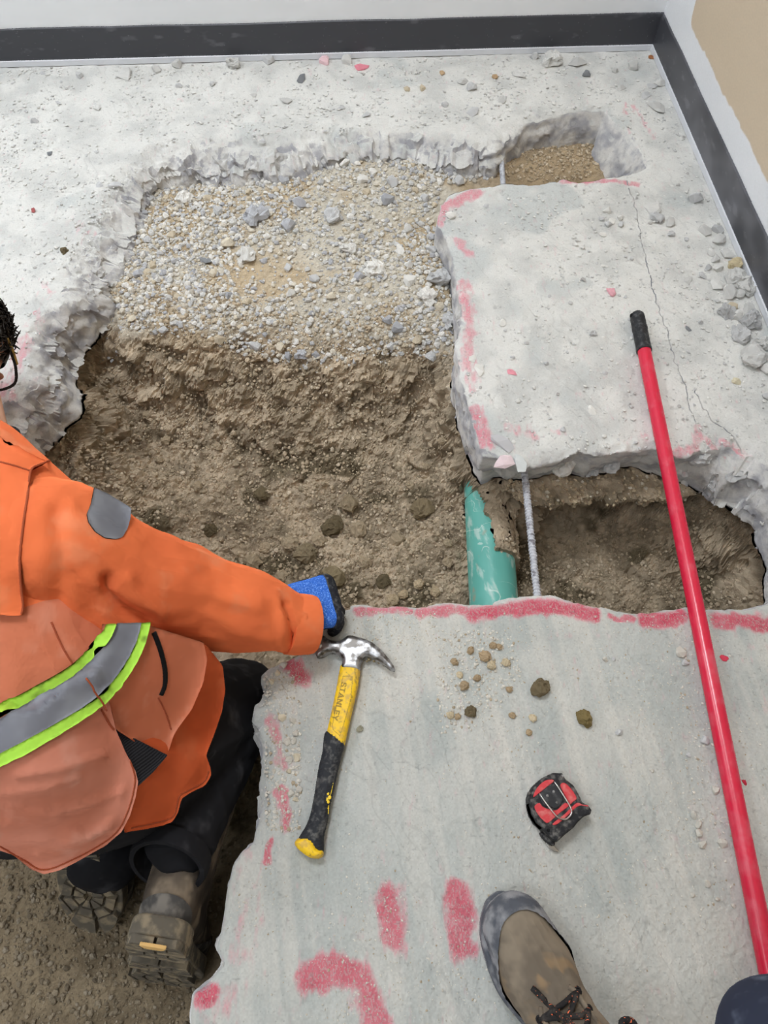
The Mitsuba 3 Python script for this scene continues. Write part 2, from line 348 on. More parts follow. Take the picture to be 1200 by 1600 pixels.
CRACKS = [[(982, 284), (986, 300), (998, 350), (1004, 385), (1012, 412), (1020, 450), (1032, 490), (1042, 520), (1050, 548), (1062, 580), (1072, 612), (1080, 640), (1086, 660)],
          [(1086, 612), (1094, 630), (1104, 642), (1108, 652), (1120, 662), (1135, 672), (1150, 684), (1162, 698)],
          [(780, 232), (792, 216), (812, 207), (838, 208), (850, 212)]]
def slab_mesh():
    rng = np.random.default_rng(3)
    pts = [ring[:, :2]]
    g = .0085
    xs, ys = np.meshgrid(np.arange(-1.3, .98, g), np.arange(-.32, 2.36, g))
    q = np.c_[xs.ravel(), ys.ravel()] + rng.uniform(-.35, .35, (xs.size, 2)) * g
    tr = cKDTree(ring[:, :2]); d, _ = tr.query(q)
    q = q[d > .006]
    pts.append(q)
    g2 = .0045
    n = 14
    for off in (.0045, .009, .0135, .018, .0235, .030):
        k = ring[:, :2] - inw * off + rng.uniform(-.0012, .0012, (len(ring), 2))
        d, _ = tr.query(k); pts.append(k[d > off * .75])
    cr, crz = [], []
    for c in CRACKS:
        w = resample([P(*a)[:2] for a in c], .004, closed=False)
        t = np.gradient(w, axis=0); t /= np.linalg.norm(t, axis=1, keepdims=True); nn = np.c_[-t[:, 1], t[:, 0]]
        w = w + nn * (nfbm(np.c_[w, w[:, :1] * 0], 60, 3, 4) * .012)[:, None]
        wd = .0012 + .001 * np.abs(nfbm(np.c_[w, w[:, :1] * 0], 25, 2, 8))
        cr += [w, w + nn * wd[:, None], w - nn * wd[:, None]]; crz += [np.full(len(w), -.006), np.zeros(len(w)), np.zeros(len(w))]
    cr = np.vstack(cr); crz = np.concatenate(crz)
    body = np.vstack(pts[1:])
    d, _ = cKDTree(cr).query(body); body = body[d > .004]
    o = np.array([RM(a, b)[:2] for a, b in ((0, 0), (RW, 0), (RW, RD), (0, RD))])
    far = resample(o, .2)
    fx, fy = np.meshgrid(np.arange(-4.9, .9, .25), np.arange(-3.7, 2.3, .25))
    fq = np.c_[fx.ravel(), fy.ravel()]
    outer = shapely.Polygon(o); inside = shapely.contains_xy(outer.buffer(-.05), fq[:, 0], fq[:, 1])
    fq = fq[inside & ~((fq[:, 0] > -1.32) & (fq[:, 0] < 1) & (fq[:, 1] > -.34))]
    bi = shapely.contains_xy(outer.buffer(-.004), body[:, 0], body[:, 1]); body = body[bi]
    V = np.vstack([ring[:, :2], cr, body, far, fq])
    nr, nc = len(ring), len(cr)
    tri = Delaunay(V).simplices
    c = V[tri].mean(1)
    keep = ~shapely.contains_xy(HOLE, c[:, 0], c[:, 1])
    allring = (tri < nr).all(1)
    tri = tri[keep]
    a, b, cc = V[tri[:, 0]], V[tri[:, 1]], V[tri[:, 2]]
    fl = ((b - a)[:, 0] * (cc - a)[:, 1] - (b - a)[:, 1] * (cc - a)[:, 0]) < 0
    tri[fl] = tri[fl][:, ::-1]
    # relief of the top
    v3 = np.c_[V, np.zeros(len(V))]
    d, i = tr.query(V)
    sp_d, sp_w = gaussian_filter(ring[:, 3], 6, mode='wrap')[i], gaussian_filter(ring[:, 4], 6, mode='wrap')[i]
    f = np.clip(1 - d / np.maximum(sp_w, .004), 0, 1)
    chunk = cells(V, .034, .42, 11, .45) + .5
    z = -sp_d * f ** 1.3 * np.clip(.35 + .9 * chunk + nfbm(v3, 40, 3, 12), 0, 2)
    back = np.clip((V[:, 1] - .5) / .2, 0, 1)
    z += nfbm(v3, 9, 3, 13) * .003 * back + nfbm(v3, 55, 3, 14) * (.0035 * back + .0008) + np.minimum(cells(V, .03, .0012, 15, .5), .0015) * back
    z[nr:nr + nc] += crz
    z = np.clip(z, -.08, .004)
    top = np.c_[V, z]
    # the broken face
    L = 17
    lev = np.linspace(0, 1, L)
    rings = [top[:nr]]
    slope = gaussian_filter(ring[:, 2], 5, mode='wrap')
    rgh = gaussian_filter(rough_amt, 4, mode='wrap')
    for t in lev[1:]:
        zz = top[:nr, 2] * (1 - t) ** 2 - SLAB * t
        q = np.c_[ring[:, :2], zz]
        jz = (nfbm(q, 22, 3, 5) * .020 - nfbm(p3, 22, 3, 5) * .020 - nfbm(p3, 90, 2, 9) * .004 - cells(p3[:, :2], .035, .004, 6, .9)) * np.minimum(rough_amt, .8) * min(1, t * 3)
        dis = jz + slope * (t ** .8) * 1.0 + (cells(q * [1, 1, 1.6], .055, .009, 21, .5) + cells(q * [1, 1, 1.4], .022, .0035, 22, .5) + nfbm(q, 40, 4, 23) * .016) * np.minimum(1, t * 5) * rgh + .004 * math.sin(t * 3.1)
        rings.append(np.c_[ring[:, :2] + inw * dis[:, None], zz + nfbm(q, 30, 2, 24) * .006 * (t < .98)])
    # underside, a strip going back under the slab
    for o_ in (.03, .12):
        rings.append(np.c_[ring[:, :2] + inw * (np.minimum(slope, 0)[:, None] - o_), np.full(nr, -SLAB - .002) + .004 * nfbm(np.c_[ring[:, :2], 0 * ring[:, :1]], 60, 2, 3)])
    W = [top] + rings[1:]
    vs = np.vstack(W)
    F = [tri]
    j = np.arange(nr); k = (j + 1) % nr
    prev = j
    at = len(top)
    for r_ in rings[1:]:
        cur = at + j
        A = np.stack([prev, prev[k], cur[k]], 1); B = np.stack([prev, cur[k], cur], 1)
        F += [A, B]; prev = cur; at += nr
    # orientation of the face: away from the slab
    a_, b_, c_ = vs[F[1][200]]
    nrm = np.cross(b_ - a_, c_ - a_)
    if nrm[:2] @ inw[200] < 0:
        F = [F[0]] + [x[:, ::-1] for x in F[1:]]
    return trimesh.Trimesh(vs, np.vstack(F), process=False)
FLOOR = slab_mesh()
tag(obj('floor', FLOOR, 'm_concrete', smooth=35), 'broken grey concrete floor slab with a dug-out hole and red layout paint', kind='structure')

# ------------------------------------------------------------------ the ground in the hole
GC = [(250, 285, -.085), (350, 280, -.085), (450, 275, -.08), (550, 240, -.055), (650, 235, -.055), (720, 245, -.07), (770, 250, -.075), (830, 235, -.085), (920, 225, -.09), (940, 260, -.1), (850, 275, -.1), (700, 300, -.08),
      (200, 360, -.07), (165, 430, -.075), (140, 480, -.09), (300, 400, -.09), (450, 400, -.1), (600, 400, -.09), (680, 400, -.07), (695, 480, -.08), (300, 490, -.1), (450, 500, -.11), (600, 510, -.11), (690, 535, -.12),
      (125, 515, -.11), (200, 520, -.12), (300, 540, -.14), (400, 560, -.16), (480, 575, -.17), (560, 565, -.155), (640, 555, -.14), (700, 560, -.145),
      (100, 555, -.140), (92, 600, -.140), (66, 650, -.140), (40, 690, -.145), (110, 640, -.16), (120, 690, -.18), (118, 530, -.135), (165, 570, -.25), (160, 640, -.25), (160, 700, -.27), (185, 640, -.34), (190, 720, -.36),
      (250, 600, -.24), (250, 650, -.33), (330, 600, -.23), (330, 665, -.33), (400, 620, -.25), (400, 690, -.34), (500, 640, -.26), (500, 710, -.34), (600, 620, -.25), (600, 690, -.33), (660, 600, -.23), (660, 670, -.32), (700, 600, -.145), (711, 650, -.155), (722, 695, -.175), (676, 620, -.23),
      (300, 740, -.37), (450, 770, -.385), (600, 770, -.375), (690, 740, -.35), (350, 840, -.40), (450, 890, -.39), (560, 880, -.385), (680, 900, -.375), (600, 830, -.40), (710, 800, -.36), (715, 900, -.36), (715, 960, -.36),
      (735, 670, -.20), (735, 700, -.25), (748, 730, -.225), (762, 770, -.24), (775, 810, -.27), (800, 840, -.345), (815, 900, -.37),
      (850, 900, -.39), (950, 920, -.40), (1050, 930, -.40), (1120, 900, -.37), (1170, 880, -.30), (1188, 830, -.22), (1190, 775, -.15), (1222, 830, -.15), (1238, 880, -.155), (1232, 920, -.16), (1205, 870, -.24), (900, 960, -.40), (1050, 990, -.40), (600, 1000, -.38), (450, 1000, -.36),
      (-100, 800, -.33), (-200, 950, -.33), (200, 850, -.38), (250, 1000, -.36), (0, 1000, -.34), (-150, 1200, -.28), (50, 1200, -.27), (250, 1150, -.29), (390, 1100, -.27), (400, 1040, -.32), (380, 1250, -.23), (50, 1380, -.215), (300, 1400, -.205),
      (50, 1500, -.2), (200, 1550, -.2), (300, 1500, -.2), (150, 1700, -.19), (-200, 1700, -.18), (-150, 1450, -.2), (250, 1850, -.2)]
gp = np.array([P(*c) for c in GC])
# under the standing blocks: back of the trench under the block, and the soil below the slab all round
extra = [(.30, .82, -.17), (.30, .89, -.15), (.40, .90, -.25), (.40, .95, -.15), (.55, .92, -.25), (.55, .97, -.15), (.66, .87, -.22), (.67, .93, -.15), (.30, .775, -.35), (.40, .84, -.39), (.55, .86, -.40), (.64, .82, -.36), (.75, .74, -.3), (.40, .76, -.39), (.55, .77, -.40),
         (.25, .77, -.2), (.26, .74, -.30), (.85, .7, -.16), (.8, .85, -.15), (.3, 1.2, -.16), (.3, 1.5, -.15), (.6, 1.3, -.15), (.5, 1.55, -.14), (.22, 1.0, -.17), (.23, 1.3, -.14), (-1.0, 1.1, -.16), (-1.1, 1.6, -.15), (-.6, 1.95, -.14), (0, 2.0, -.14),
         (.4, 2.15, -.15), (.75, 2.1, -.15), (.75, 1.8, -.15), (0, .25, -.38), (.4, .25, -.4), (-.1, 0, -.3), (.8, .3, -.3), (-.15, .3, -.3), (-.2, -.1, -.22), (-1.3, .8, -.2), (-1.35, .2, -.2)]
gp = np.vstack([gp, extra])
rbf = RBFInterpolator(gp[:, :2], gp[:, 2], kernel='linear', smoothing=.002)
GS = .0037
GX, GY = np.arange(-1.5, 1.12, GS), np.arange(-.5, 2.2, GS)
cx, cy = np.arange(-1.5, 1.14, .02), np.arange(-.5, 2.22, .02)
cg = np.stack(np.meshgrid(cx, cy, indexing='ij'), -1).reshape(-1, 2)
zc = rbf(cg).reshape(len(cx), len(cy))
zc = gaussian_filter(zc, .7)
hx, hy = np.meshgrid(GX, GY, indexing='ij')
hz = RegularGridInterpolator((cx, cy), zc, method='linear')(np.stack([hx, hy], -1).reshape(-1, 2)).reshape(hx.shape)
hz = gaussian_filter(hz, 2.5)
under = ~shapely.contains_xy(HOLE, hx.ravel(), hy.ravel()).reshape(hx.shape)
dug = np.clip((-.10 - hz) / .06, 0, 1) * np.clip((hy + .05) / .25, 0, 1)               # loose cut soil, rougher than the trodden ground
gxn, gyn = np.gradient(hz, GS)
nz = 1 / np.sqrt(1 + gxn ** 2 + gyn ** 2); N3 = np.stack([-gxn * nz, -gyn * nz, nz], -1)
q = np.stack([hx, hy, hz], -1).reshape(-1, 3)
steep = np.clip((1 - nz) * 2.2, 0, 1).ravel()
dd = dug.ravel()
dis = nfbm(q, 7, 3, 31) * .05 * dd + nfbm(q, 26, 4, 32) * (.008 + .030 * dd + .018 * steep * dd) + cells(q, .03, .0035, 33, .9) * (.25 + dd) + cells(q, .013, .0024, 34, .9) * (.4 + .9 * dd + .9 * steep * dd) + cells(q, .021, .0034, 37, .9) * steep * dd + nfbm(q, 95, 2, 35) * .009
ter = np.clip(cells(q, .06, .009, 36, .7), -.012, .016) * dd * (.3 + steep)
dis = dis + ter
G = q + N3.reshape(-1, 3) * dis[:, None]
# the drain pipe's bed: bare on its left flank and near end, covered by a soil ridge on the right
PR, PZC = .0565, -.292
b0, b1 = P(772, 948, PZC), P(757, 720, PZC)
along = (b1 - b0)[:2] / np.linalg.norm((b1 - b0)[:2]); across = np.array([along[1], -along[0]])
rel = G[:, :2] - b0[:2]; ta, tc = rel @ along, rel @ across
soil_edge = np.interp(ta, [-.3, .108, .116, .15, .21, .27, .305, .40], [.3, .3, .002, -.004, -.014, -.026, -.050, -.08]) + nfbm(np.c_[G[:, :2], 0 * ta], 60, 3, 41) * .02
inpipe = np.abs(tc) < PR + .012
bare = inpipe & (tc < soil_edge) & (ta < .34)
hc = np.sqrt(np.clip(PR ** 2 - tc ** 2, 0, None))
G[bare, 2] = np.minimum(G[bare, 2], np.where(np.abs(tc) > PR - .002, PZC - .004 + .02 * nfbm(G, 90, 2, 42), PZC - .03)[bare])
cov = inpipe & ~bare & (ta > .1)
G[cov, 2] = np.maximum(G[cov, 2], (PZC + hc + .008 + .018 * (nfbm(G, 60, 3, 43) + .3))[cov])
lim = -SLAB - .004
G[under.ravel(), 2] = np.minimum(G[under.ravel(), 2], lim)
nx_, ny_ = hx.shape
I = np.arange(nx_ * ny_).reshape(nx_, ny_)
a, b, c_, d_ = I[:-1, :-1].ravel(), I[1:, :-1].ravel(), I[1:, 1:].ravel(), I[:-1, 1:].ravel()
gf = np.vstack([np.stack([a, b, c_], 1), np.stack([a, c_, d_], 1)])
# keep only what can be seen: in the hole and a strip under the slab's edge
near = shapely.contains_xy(HOLE.buffer(.10), q[:, 0], q[:, 1])
gf = gf[near[gf].all(1)]
GROUND = trimesh.Trimesh(G, gf, process=False)
GROUND.remove_unreferenced_vertices()
def overhang():
    """the packed sub-base left hanging under the front edge of the standing block"""
    sec = np.array([(.90, -.138), (.83, -.139), (.795, -.143), (.778, -.155), (.776, -.172), (.790, -.197), (.812, -.222), (.845, -.236), (.885, -.238), (.925, -.225), (.96, -.145)])
    xs_ = np.arange(.262, .735, .005); sec = resample(sec, .005, closed=False); m_ = len(sec)
    edge_y = np.interp(xs_, [.262, .30, .36, .45, .55, .62, .68, .735], [.030, .012, .0, -.002, .012, .004, .006, .03])
    taper = np.clip(np.minimum((xs_ - .255) / .07, (.745 - xs_) / .06), .12, 1)
    v_ = np.array([(x, y + e, -.136 + (z + .136) * t) for x, e, t in zip(xs_, edge_y, taper) for y, z in sec])
    n_ = len(xs_); f_ = []
    for i in range(n_ - 1):
        for j in range(m_ - 1):
            a = i * m_ + j; f_ += [(a, a + 1, a + m_ + 1), (a, a + m_ + 1, a + m_)]
    t_ = trimesh.Trimesh(v_, f_, process=False); nn_ = np.array(t_.vertex_normals)
    d_ = cells(v_, .022, .006, 51, .7) + cells(v_, .011, .003, 52, .8) + nfbm(v_, 40, 3, 53) * .03
    t_.vertices = v_ + nn_ * d_[:, None]; return t_
OVER = overhang()
HG = RegularGridInterpolator((GX, GY), gaussian_filter(G[:, 2].reshape(hx.shape), 1.0), bounds_error=False, fill_value=-.2)
def ground(x, y): return float(HG((x, y)))
def ground_px(px, py):
    """where the line of sight of pixel px, py meets the ground in the hole"""
    z = -.1
    for _ in range(30):
        p = P(px, py, z); z = .5 * z + .5 * ground(p[0], p[1])
    return P(px, py, z)
obj('overhang', OVER, 'm_soil', 'ground', smooth=40)
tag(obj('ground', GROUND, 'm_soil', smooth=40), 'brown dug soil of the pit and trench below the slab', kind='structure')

# ------------------------------------------------------------------ stones, chips and clods
bsdf('m_gravel', principled({'type': 'mesh_attribute', 'name': 'vertex_color'}, .92, specular=.2))
GREY, LIGHT, BLUE, TAN, DARK, PINK, CLOD, DAMP = (178, 178, 177), (204, 202, 196), (160, 161, 164), (184, 172, 150), (120, 122, 124), (206, 128, 140), (160, 144, 120), (98, 87, 66)
def rock_mesh(seed, n=22, aspect=(1, .8, .6), rough=0.0):
    rng = np.random.default_rng(seed)
    p = rng.normal(0, 1, (n, 3)); p /= np.linalg.norm(p, axis=1, keepdims=True)
    p *= rng.uniform(.82, 1.08, (n, 1)) * np.array(aspect)
    m = trimesh.Trimesh(p).convex_hull
    if rough:
        m = m.subdivide().subdivide()
        v = np.array(m.vertices); nn = np.array(m.vertex_normals)
        v += nn * (cells(v, .45, rough, seed, .8) + nfbm(v, 5, 2, seed) * rough * 1.6)[:, None]
        m = trimesh.Trimesh(v, m.faces, process=False)
    return m
ROCKS = {}
def rock_dict(colour, kind, v):
    k = (colour, kind, v)
    if k not in ROCKS:
        rng = np.random.default_rng(abs(hash((colour, v))) % 9973 + 17)
        asp = {'block': (1, rng.uniform(.72, .95), rng.uniform(.55, .8)), 'flake': (1, rng.uniform(.6, .85), rng.uniform(.16, .26)), 'rough': (1, .85, .62), 'clod': (1, .88, .7)}[kind]
        m = rock_mesh(v * 31 + len(kind), {'block': 20, 'flake': 18, 'rough': 22, 'clod': 36}[kind], asp, {'rough': .12, 'clod': .09}.get(kind, 0))
        c = np.array(rgb(*colour)) * rng.uniform(.9, 1.12)
        t = nfbm(np.array(m.vertices), 2.5, 2, v)[:, None] * .25
        f = mikit.ply(m, 'm_stone' if kind in ('rough', 'clod') else 'm_gravel', color=np.clip(c * (1 + t), 0, .9)) if kind in ('rough', 'clod') else None
        if f is None:
            vv = np.array(m.vertices)[m.faces].reshape(-1, 3); ff = np.arange(len(vv)).reshape(-1, 3)
            shade = np.repeat(np.random.default_rng(v).uniform(.94, 1.06, len(ff)), 3)[:, None]
            f = mikit.ply(trimesh.Trimesh(vv, ff, process=False), 'm_gravel', color=np.clip(c * shade, 0, .9))
        ROCKS[k] = f
    return ROCKS[k]
RR = random.Random(11)
def rock(name, p, r, colour, kind='block', label=None, cat_='stone', group=None, tilt=.35, rz=None, sink=.25, squash=1.0, v=None):
    rz = RR.uniform(0, 360) if rz is None else rz
    flat = {'block': .62, 'flake': .2, 'rough': .62, 'clod': .7}[kind] * squash
    M = T().translate([float(p[0]), float(p[1]), float(p[2] + r * flat * (1 - 2 * sink))]).rotate([0, 0, 1], rz).rotate([1, 0, 0], RR.uniform(-1, 1) * tilt * 60).rotate([0, 1, 0], RR.uniform(-1, 1) * tilt * 60).scale([r, r, r * squash])
    k = obj(name, rock_dict(colour, kind, RR.randrange(6) if v is None else v), None, to_world=M)
    return tag(k, label, cat_, group)
def on_slab(px, py, rpx): p = P(px, py); return p, rpx * depth_at(px, py) / FOC
def on_ground(px, py, rpx):
    p = ground_px(px, py); return p, rpx * (p[1] * CP - (p[2] - HC) * SP) / FOC

def scatter(pos, r, cols, seed, squash=(.5, 1.0)):
    """many small stones as one mesh: jittered icosahedra"""
    rng = np.random.default_rng(seed)
    ico = trimesh.creation.icosahedron(); n = len(pos)
    v = ico.vertices[None] * rng.uniform(.72, 1.15, (n, 12, 1))
    v = v * rng.uniform(.6, 1.0, (n, 1, 3))
    qn = rng.normal(0, 1, (n, 4)); qn /= np.linalg.norm(qn, axis=1, keepdims=True)
    w, x, y, z = qn.T
    R = np.stack([np.stack([1 - 2 * (y * y + z * z), 2 * (x * y - z * w), 2 * (x * z + y * w)], -1), np.stack([2 * (x * y + z * w), 1 - 2 * (x * x + z * z), 2 * (y * z - x * w)], -1),
                  np.stack([2 * (x * z - y * w), 2 * (y * z + x * w), 1 - 2 * (x * x + y * y)], -1)], 1)
    v = np.einsum('nij,nkj->nki', R, v) * np.asarray(r)[:, None, None]
    v[..., 2] *= rng.uniform(*squash, (n, 1))
    v += np.asarray(pos)[:, None, :]
    v[..., 2] += (np.asarray(r) * .35)[:, None]
    f = (ico.faces[None] + 12 * np.arange(n)[:, None, None])
    vv = v.reshape(-1, 3)[f.reshape(-1, 3)].reshape(-1, 3)
    c = np.repeat(np.asarray(cols), 60, axis=0)
    return trimesh.Trimesh(vv, np.arange(len(vv)).reshape(-1, 3), process=False), np.clip(c, 0, .92)
def pick_cols(n, table, seed, var=.12):
    rng = np.random.default_rng(seed)
    w = np.array([t[1] for t in table], float); i = rng.choice(len(table), n, p=w / w.sum())
    return np.array([rgb(*t[0]) for t in table])[i] * rng.uniform(1 - var, 1 + var, (n, 1))
def poly_points(poly_px, n, seed, z=0.0):
    rng = np.random.default_rng(seed)
    pg = shapely.Polygon([P(*a, z)[:2] for a in poly_px]); x0, y0, x1, y1 = pg.bounds
    out = np.zeros((0, 2))
    while len(out) < n:
        c = rng.uniform((x0, y0), (x1, y1), (4 * n, 2)); out = np.vstack([out, c[shapely.contains_xy(pg, c[:, 0], c[:, 1])]])
    return out[:n]
def with_ground(xy): return np.c_[xy, HG(xy)]

SHELF = [(128, 512), (140, 440), (185, 345), (228, 276), (330, 262), (450, 258), (540, 232), (700, 244), (775, 250), (770, 284), (690, 298), (676, 350), (700, 410), (712, 480), (712, 535), (640, 530), (560, 538), (480, 546), (400, 528), (300, 508), (200, 504)]
def density(xy):
    """how thickly the gravel lies on the shelf"""
    px = np.array([[600 + FOC * x / (y * CP + (HC + .09) * SP), 0] for x, y in xy])[:, 0]
    d = .55 + .5 * np.clip((-.25 - xy[:, 0]) / .25, 0, 1) + .55 * np.clip((xy[:, 0] + .02) / .15, 0, 1) * np.clip((1.62 - xy[:, 1]) / .15, 0, 1)
    d *= .45 + 1.1 * meshkit.fbm(np.c_[xy * 6, 0 * xy[:, :1]], 3, 71)
    sand = np.exp(-(((xy[:, 0] + .315) / .12) ** 2 + ((xy[:, 1] - 1.44) / .10) ** 2)); d *= 1 - .9 * sand
    return d
def gravel(n, rlo, rhi, seed, table, pw=2.2):
    rng = np.random.default_rng(seed)
    xy = poly_points(SHELF, n * 2, seed, -.09); d = density(xy)
    xy = xy[rng.random(len(xy)) < d][:n]
    xy = xy[shapely.contains_xy(HOLE, xy[:, 0], xy[:, 1])]
    r = rlo + (rhi - rlo) * rng.random(len(xy)) ** pw
    p = with_ground(xy); return p, r
MIX = [((190, 189, 185), 4), ((206, 203, 196), 3.6), ((172, 172, 173), 1.8), ((196, 189, 174), 2.4), (TAN, .9), ((180, 173, 160), 1.4)]
pa, ra = gravel(5200, .0035, .0085, 81, MIX); pb, rb = gravel(7500, .0016, .0036, 82, MIX); pc, rc = gravel(2300, .0065, .0125, 85, MIX)
pp, rr_ = np.vstack([pa, pb, pc]), np.r_[ra, rb, rc]
m_, c_ = scatter(pp, rr_, pick_cols(len(pp), MIX, 83), 84, (.6, 1))
tag(obj('gravel', m_, 'm_gravel', color=c_), 'fine grey and tan gravel strewn over the shelf above the pit', 'gravel', kind='stuff')

# soil crumbs in the pit, the trench and the trodden ground
PIT = [(110, 540), (128, 515), (300, 532), (480, 570), (700, 555), (722, 640), (735, 700), (720, 960), (400, 1040), (200, 900), (60, 740), (60, 650)]
TRENCH = [(735, 700), (800, 760), (1180, 770), (1240, 900), (1150, 960), (810, 945), (740, 950)]
FARTRENCH = [(690, 255), (780, 246), (805, 232), (870, 205), (945, 195), (962, 268), (860, 284), (770, 288)]
NEAR = [(-100, 1300), (380, 1300), (345, 1420), (300, 1560), (290, 1750), (-100, 1750)]
xy = np.vstack([poly_points(PIT, 21000, 91, -.3), poly_points(TRENCH, 7000, 92, -.35), poly_points(NEAR, 4500, 93, -.2), poly_points(FARTRENCH, 2600, 97, -.1)])
xy = xy[shapely.contains_xy(HOLE, xy[:, 0], xy[:, 1])]
rng = np.random.default_rng(94); r_ = .0013 + .0060 * rng.random(len(xy)) ** 3.6
r_[:700] = .004 + .0075 * rng.random(700) ** 1.6                    # the bigger crumbs in the pit
cc_ = pick_cols(len(xy), [((178, 162, 138), 5), ((152, 138, 116), 3), ((192, 178, 156), 2)], 95)
cc_[(xy[:, 1] < .2) & (xy[:, 0] < -.1)] *= .5                       # shade painted into the crumbs on the trodden ground where the worker kneels
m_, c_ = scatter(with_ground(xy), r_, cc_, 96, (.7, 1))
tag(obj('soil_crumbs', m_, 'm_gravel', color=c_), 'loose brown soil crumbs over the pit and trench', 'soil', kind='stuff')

# grit and dust lumps on the slab
def grit(poly, n, seed, rlo, rhi, clump=0.0, pw=3):
    rng = np.random.default_rng(seed)
    xy = poly_points(poly, n * (4 if clump else 1), seed)
    if clump:
        d = meshkit.fbm(np.c_[xy * 9, 0 * xy[:, :1]], 4, seed); xy = xy[rng.random(len(xy)) < np.clip((d - clump) * 4, 0.03, 1)][:n]
    ok = ~shapely.contains_xy(HOLE, xy[:, 0], xy[:, 1]); xy = xy[ok]
    return np.c_[xy, np.full(len(xy), -.0005)], rlo + (rhi - rlo) * rng.random(len(xy)) ** pw
BACKF = [(-60, 110), (1015, 82), (1190, 500), (1260, 760), (1100, 720), (960, 715), (745, 690), (690, 330), (960, 280), (1010, 262), (950, 172), (800, 190), (460, 215), (230, 250), (120, 440), (0, 660), (-200, 760)]
FRONT = [(545, 955), (1200, 960), (1330, 960), (1330, 1750), (290, 1750), (320, 1560), (350, 1450), (405, 1300), (400, 1110), (430, 1045)]
ga = [grit(BACKF, 7000, 101, .0014, .0058, .38), grit(BACKF, 7000, 102, .001, .0024), grit(BACKF, 1900, 120, .0028, .0078, .40)]
m_, c_ = scatter(np.vstack([g[0] for g in ga]), np.concatenate([g[1] for g in ga]), pick_cols(sum(len(g[1]) for g in ga), [((204, 203, 198), 5), ((188, 188, 186), 2), ((170, 168, 164), .6)], 103, .06), 104, (.25, .6))
tag(obj('concrete_grit', m_, 'm_gravel', color=c_), 'pale concrete grit scattered over the dusty back floor', 'grit', kind='stuff')
fb = [grit(FRONT, 5200, 105, .0009, .0026, .42), grit([(690, 985), (800, 985), (815, 1060), (760, 1130), (690, 1150), (680, 1060)], 900, 106, .001, .0042), grit([(412, 1050), (470, 1050), (470, 1300), (415, 1300)], 800, 107, .001, .0045),
      grit([(1060, 1000), (1130, 1000), (1150, 1420), (1070, 1420)], 420, 108, .001, .0035), grit([(545, 955), (680, 955), (690, 1010), (560, 1010)], 700, 109, .0009, .0026), grit(FRONT, 5200, 110, .0006, .0013)]
m_, c_ = scatter(np.vstack([g[0] for g in fb]), np.concatenate([g[1] for g in fb]), pick_cols(sum(len(g[1]) for g in fb), [((200, 196, 186), 5), ((184, 178, 166), 2), ((168, 154, 132), 1)], 111, .08), 112, (.5, .9))
tag(obj('sandy_grit', m_, 'm_gravel', color=c_), 'fine sandy grit on the smooth front slab', 'grit', kind='stuff')

# the larger pieces one by one
BIG = [  # px, py, radius in pixels, colour, kind, label
    (400, 343, 23, BLUE, 'rough', 'largest blue-grey stone above the sandy patch in the gravel'), (467, 320, 13, BLUE, 'block', 'blue-grey block right of the largest stone in the gravel'), (452, 356, 14, BLUE, 'block', 'dark-sided grey block below and right of the sandy patch'),
    (519, 341, 18, GREY, 'rough', 'grey rough stone in the middle of the gravel shelf'), (588, 424, 21, LIGHT, 'rough', 'large pale stone on the gravel above the right end of the pit'), (383, 403, 20, LIGHT, 'rough', 'long pale stone at the lower edge of the sandy patch'),
    (320, 408, 16, DARK, 'flake', 'dark grey flat piece left of the sandy patch'), (288, 314, 15, LIGHT, 'rough', 'pale stone just under the broken back edge of the slab'), (238, 302, 12, DARK, 'flake', 'dark flat piece in the far left corner of the gravel'),
    (471, 556, 13, BLUE, 'rough', 'single blue-grey stone on the lip of the pit'), (263, 591, 8, BLUE, 'block', 'small blue-grey stone stuck in the pit wall'), (160, 399, 26, GREY, 'rough', 'grey chunk breaking off the left rim of the slab'),
    (622, 514, 12, BLUE, 'block', 'blue-grey stone near the right lip of the pit'), (682, 436, 22, GREY, 'rough', 'big grey chunk against the left edge of the standing block'), (668, 468, 18, LIGHT, 'rough', 'pale chunk below the big one beside the standing block'),
    (693, 400, 15, GREY, 'rough', 'grey chunk wedged under the top left edge of the standing block'), (640, 440, 14, LIGHT, 'block', 'pale block left of the chunks beside the standing block'), (545, 390, 16, LIGHT, 'rough', 'dusty pale stone centre right of the gravel'), (700, 505, 15, GREY, 'rough', 'grey chunk low beside the standing block')]
for px, py, r, c, kd, lab in BIG:
    p, R = on_ground(px, py, r); rock('stone', p, R, c, kd, lab, 'stone')
# about 220 more of the gravel's largest pieces
rng = np.random.default_rng(121)
xy = poly_points(SHELF, 2600, 122, -.09); xy = xy[rng.random(len(xy)) < density(xy)]
taken = [ground_px(b[0], b[1])[:2] for b in BIG]; n_ = 0
for x, y in xy:
    r = .0085 + .015 * rng.random() ** 2.6
    if not HOLE.contains(shapely.Point(x, y)): continue
    if min(math.hypot(x - a, y - b) for a, b in taken) < r * 1.9: continue
    taken.append((x, y)); n_ += 1
    c = (GREY, LIGHT, BLUE, TAN, (206, 196, 176), LIGHT)[int(rng.choice(6, p=[.28, .26, .2, .08, .12, .06]))]
    rock('gravel_stone', (x, y, ground(x, y)), r, c, 'block', 'angular grey or tan stone lying among the gravel on the shelf', 'stone', 'stones on the gravel shelf')
    if n_ >= 235: break
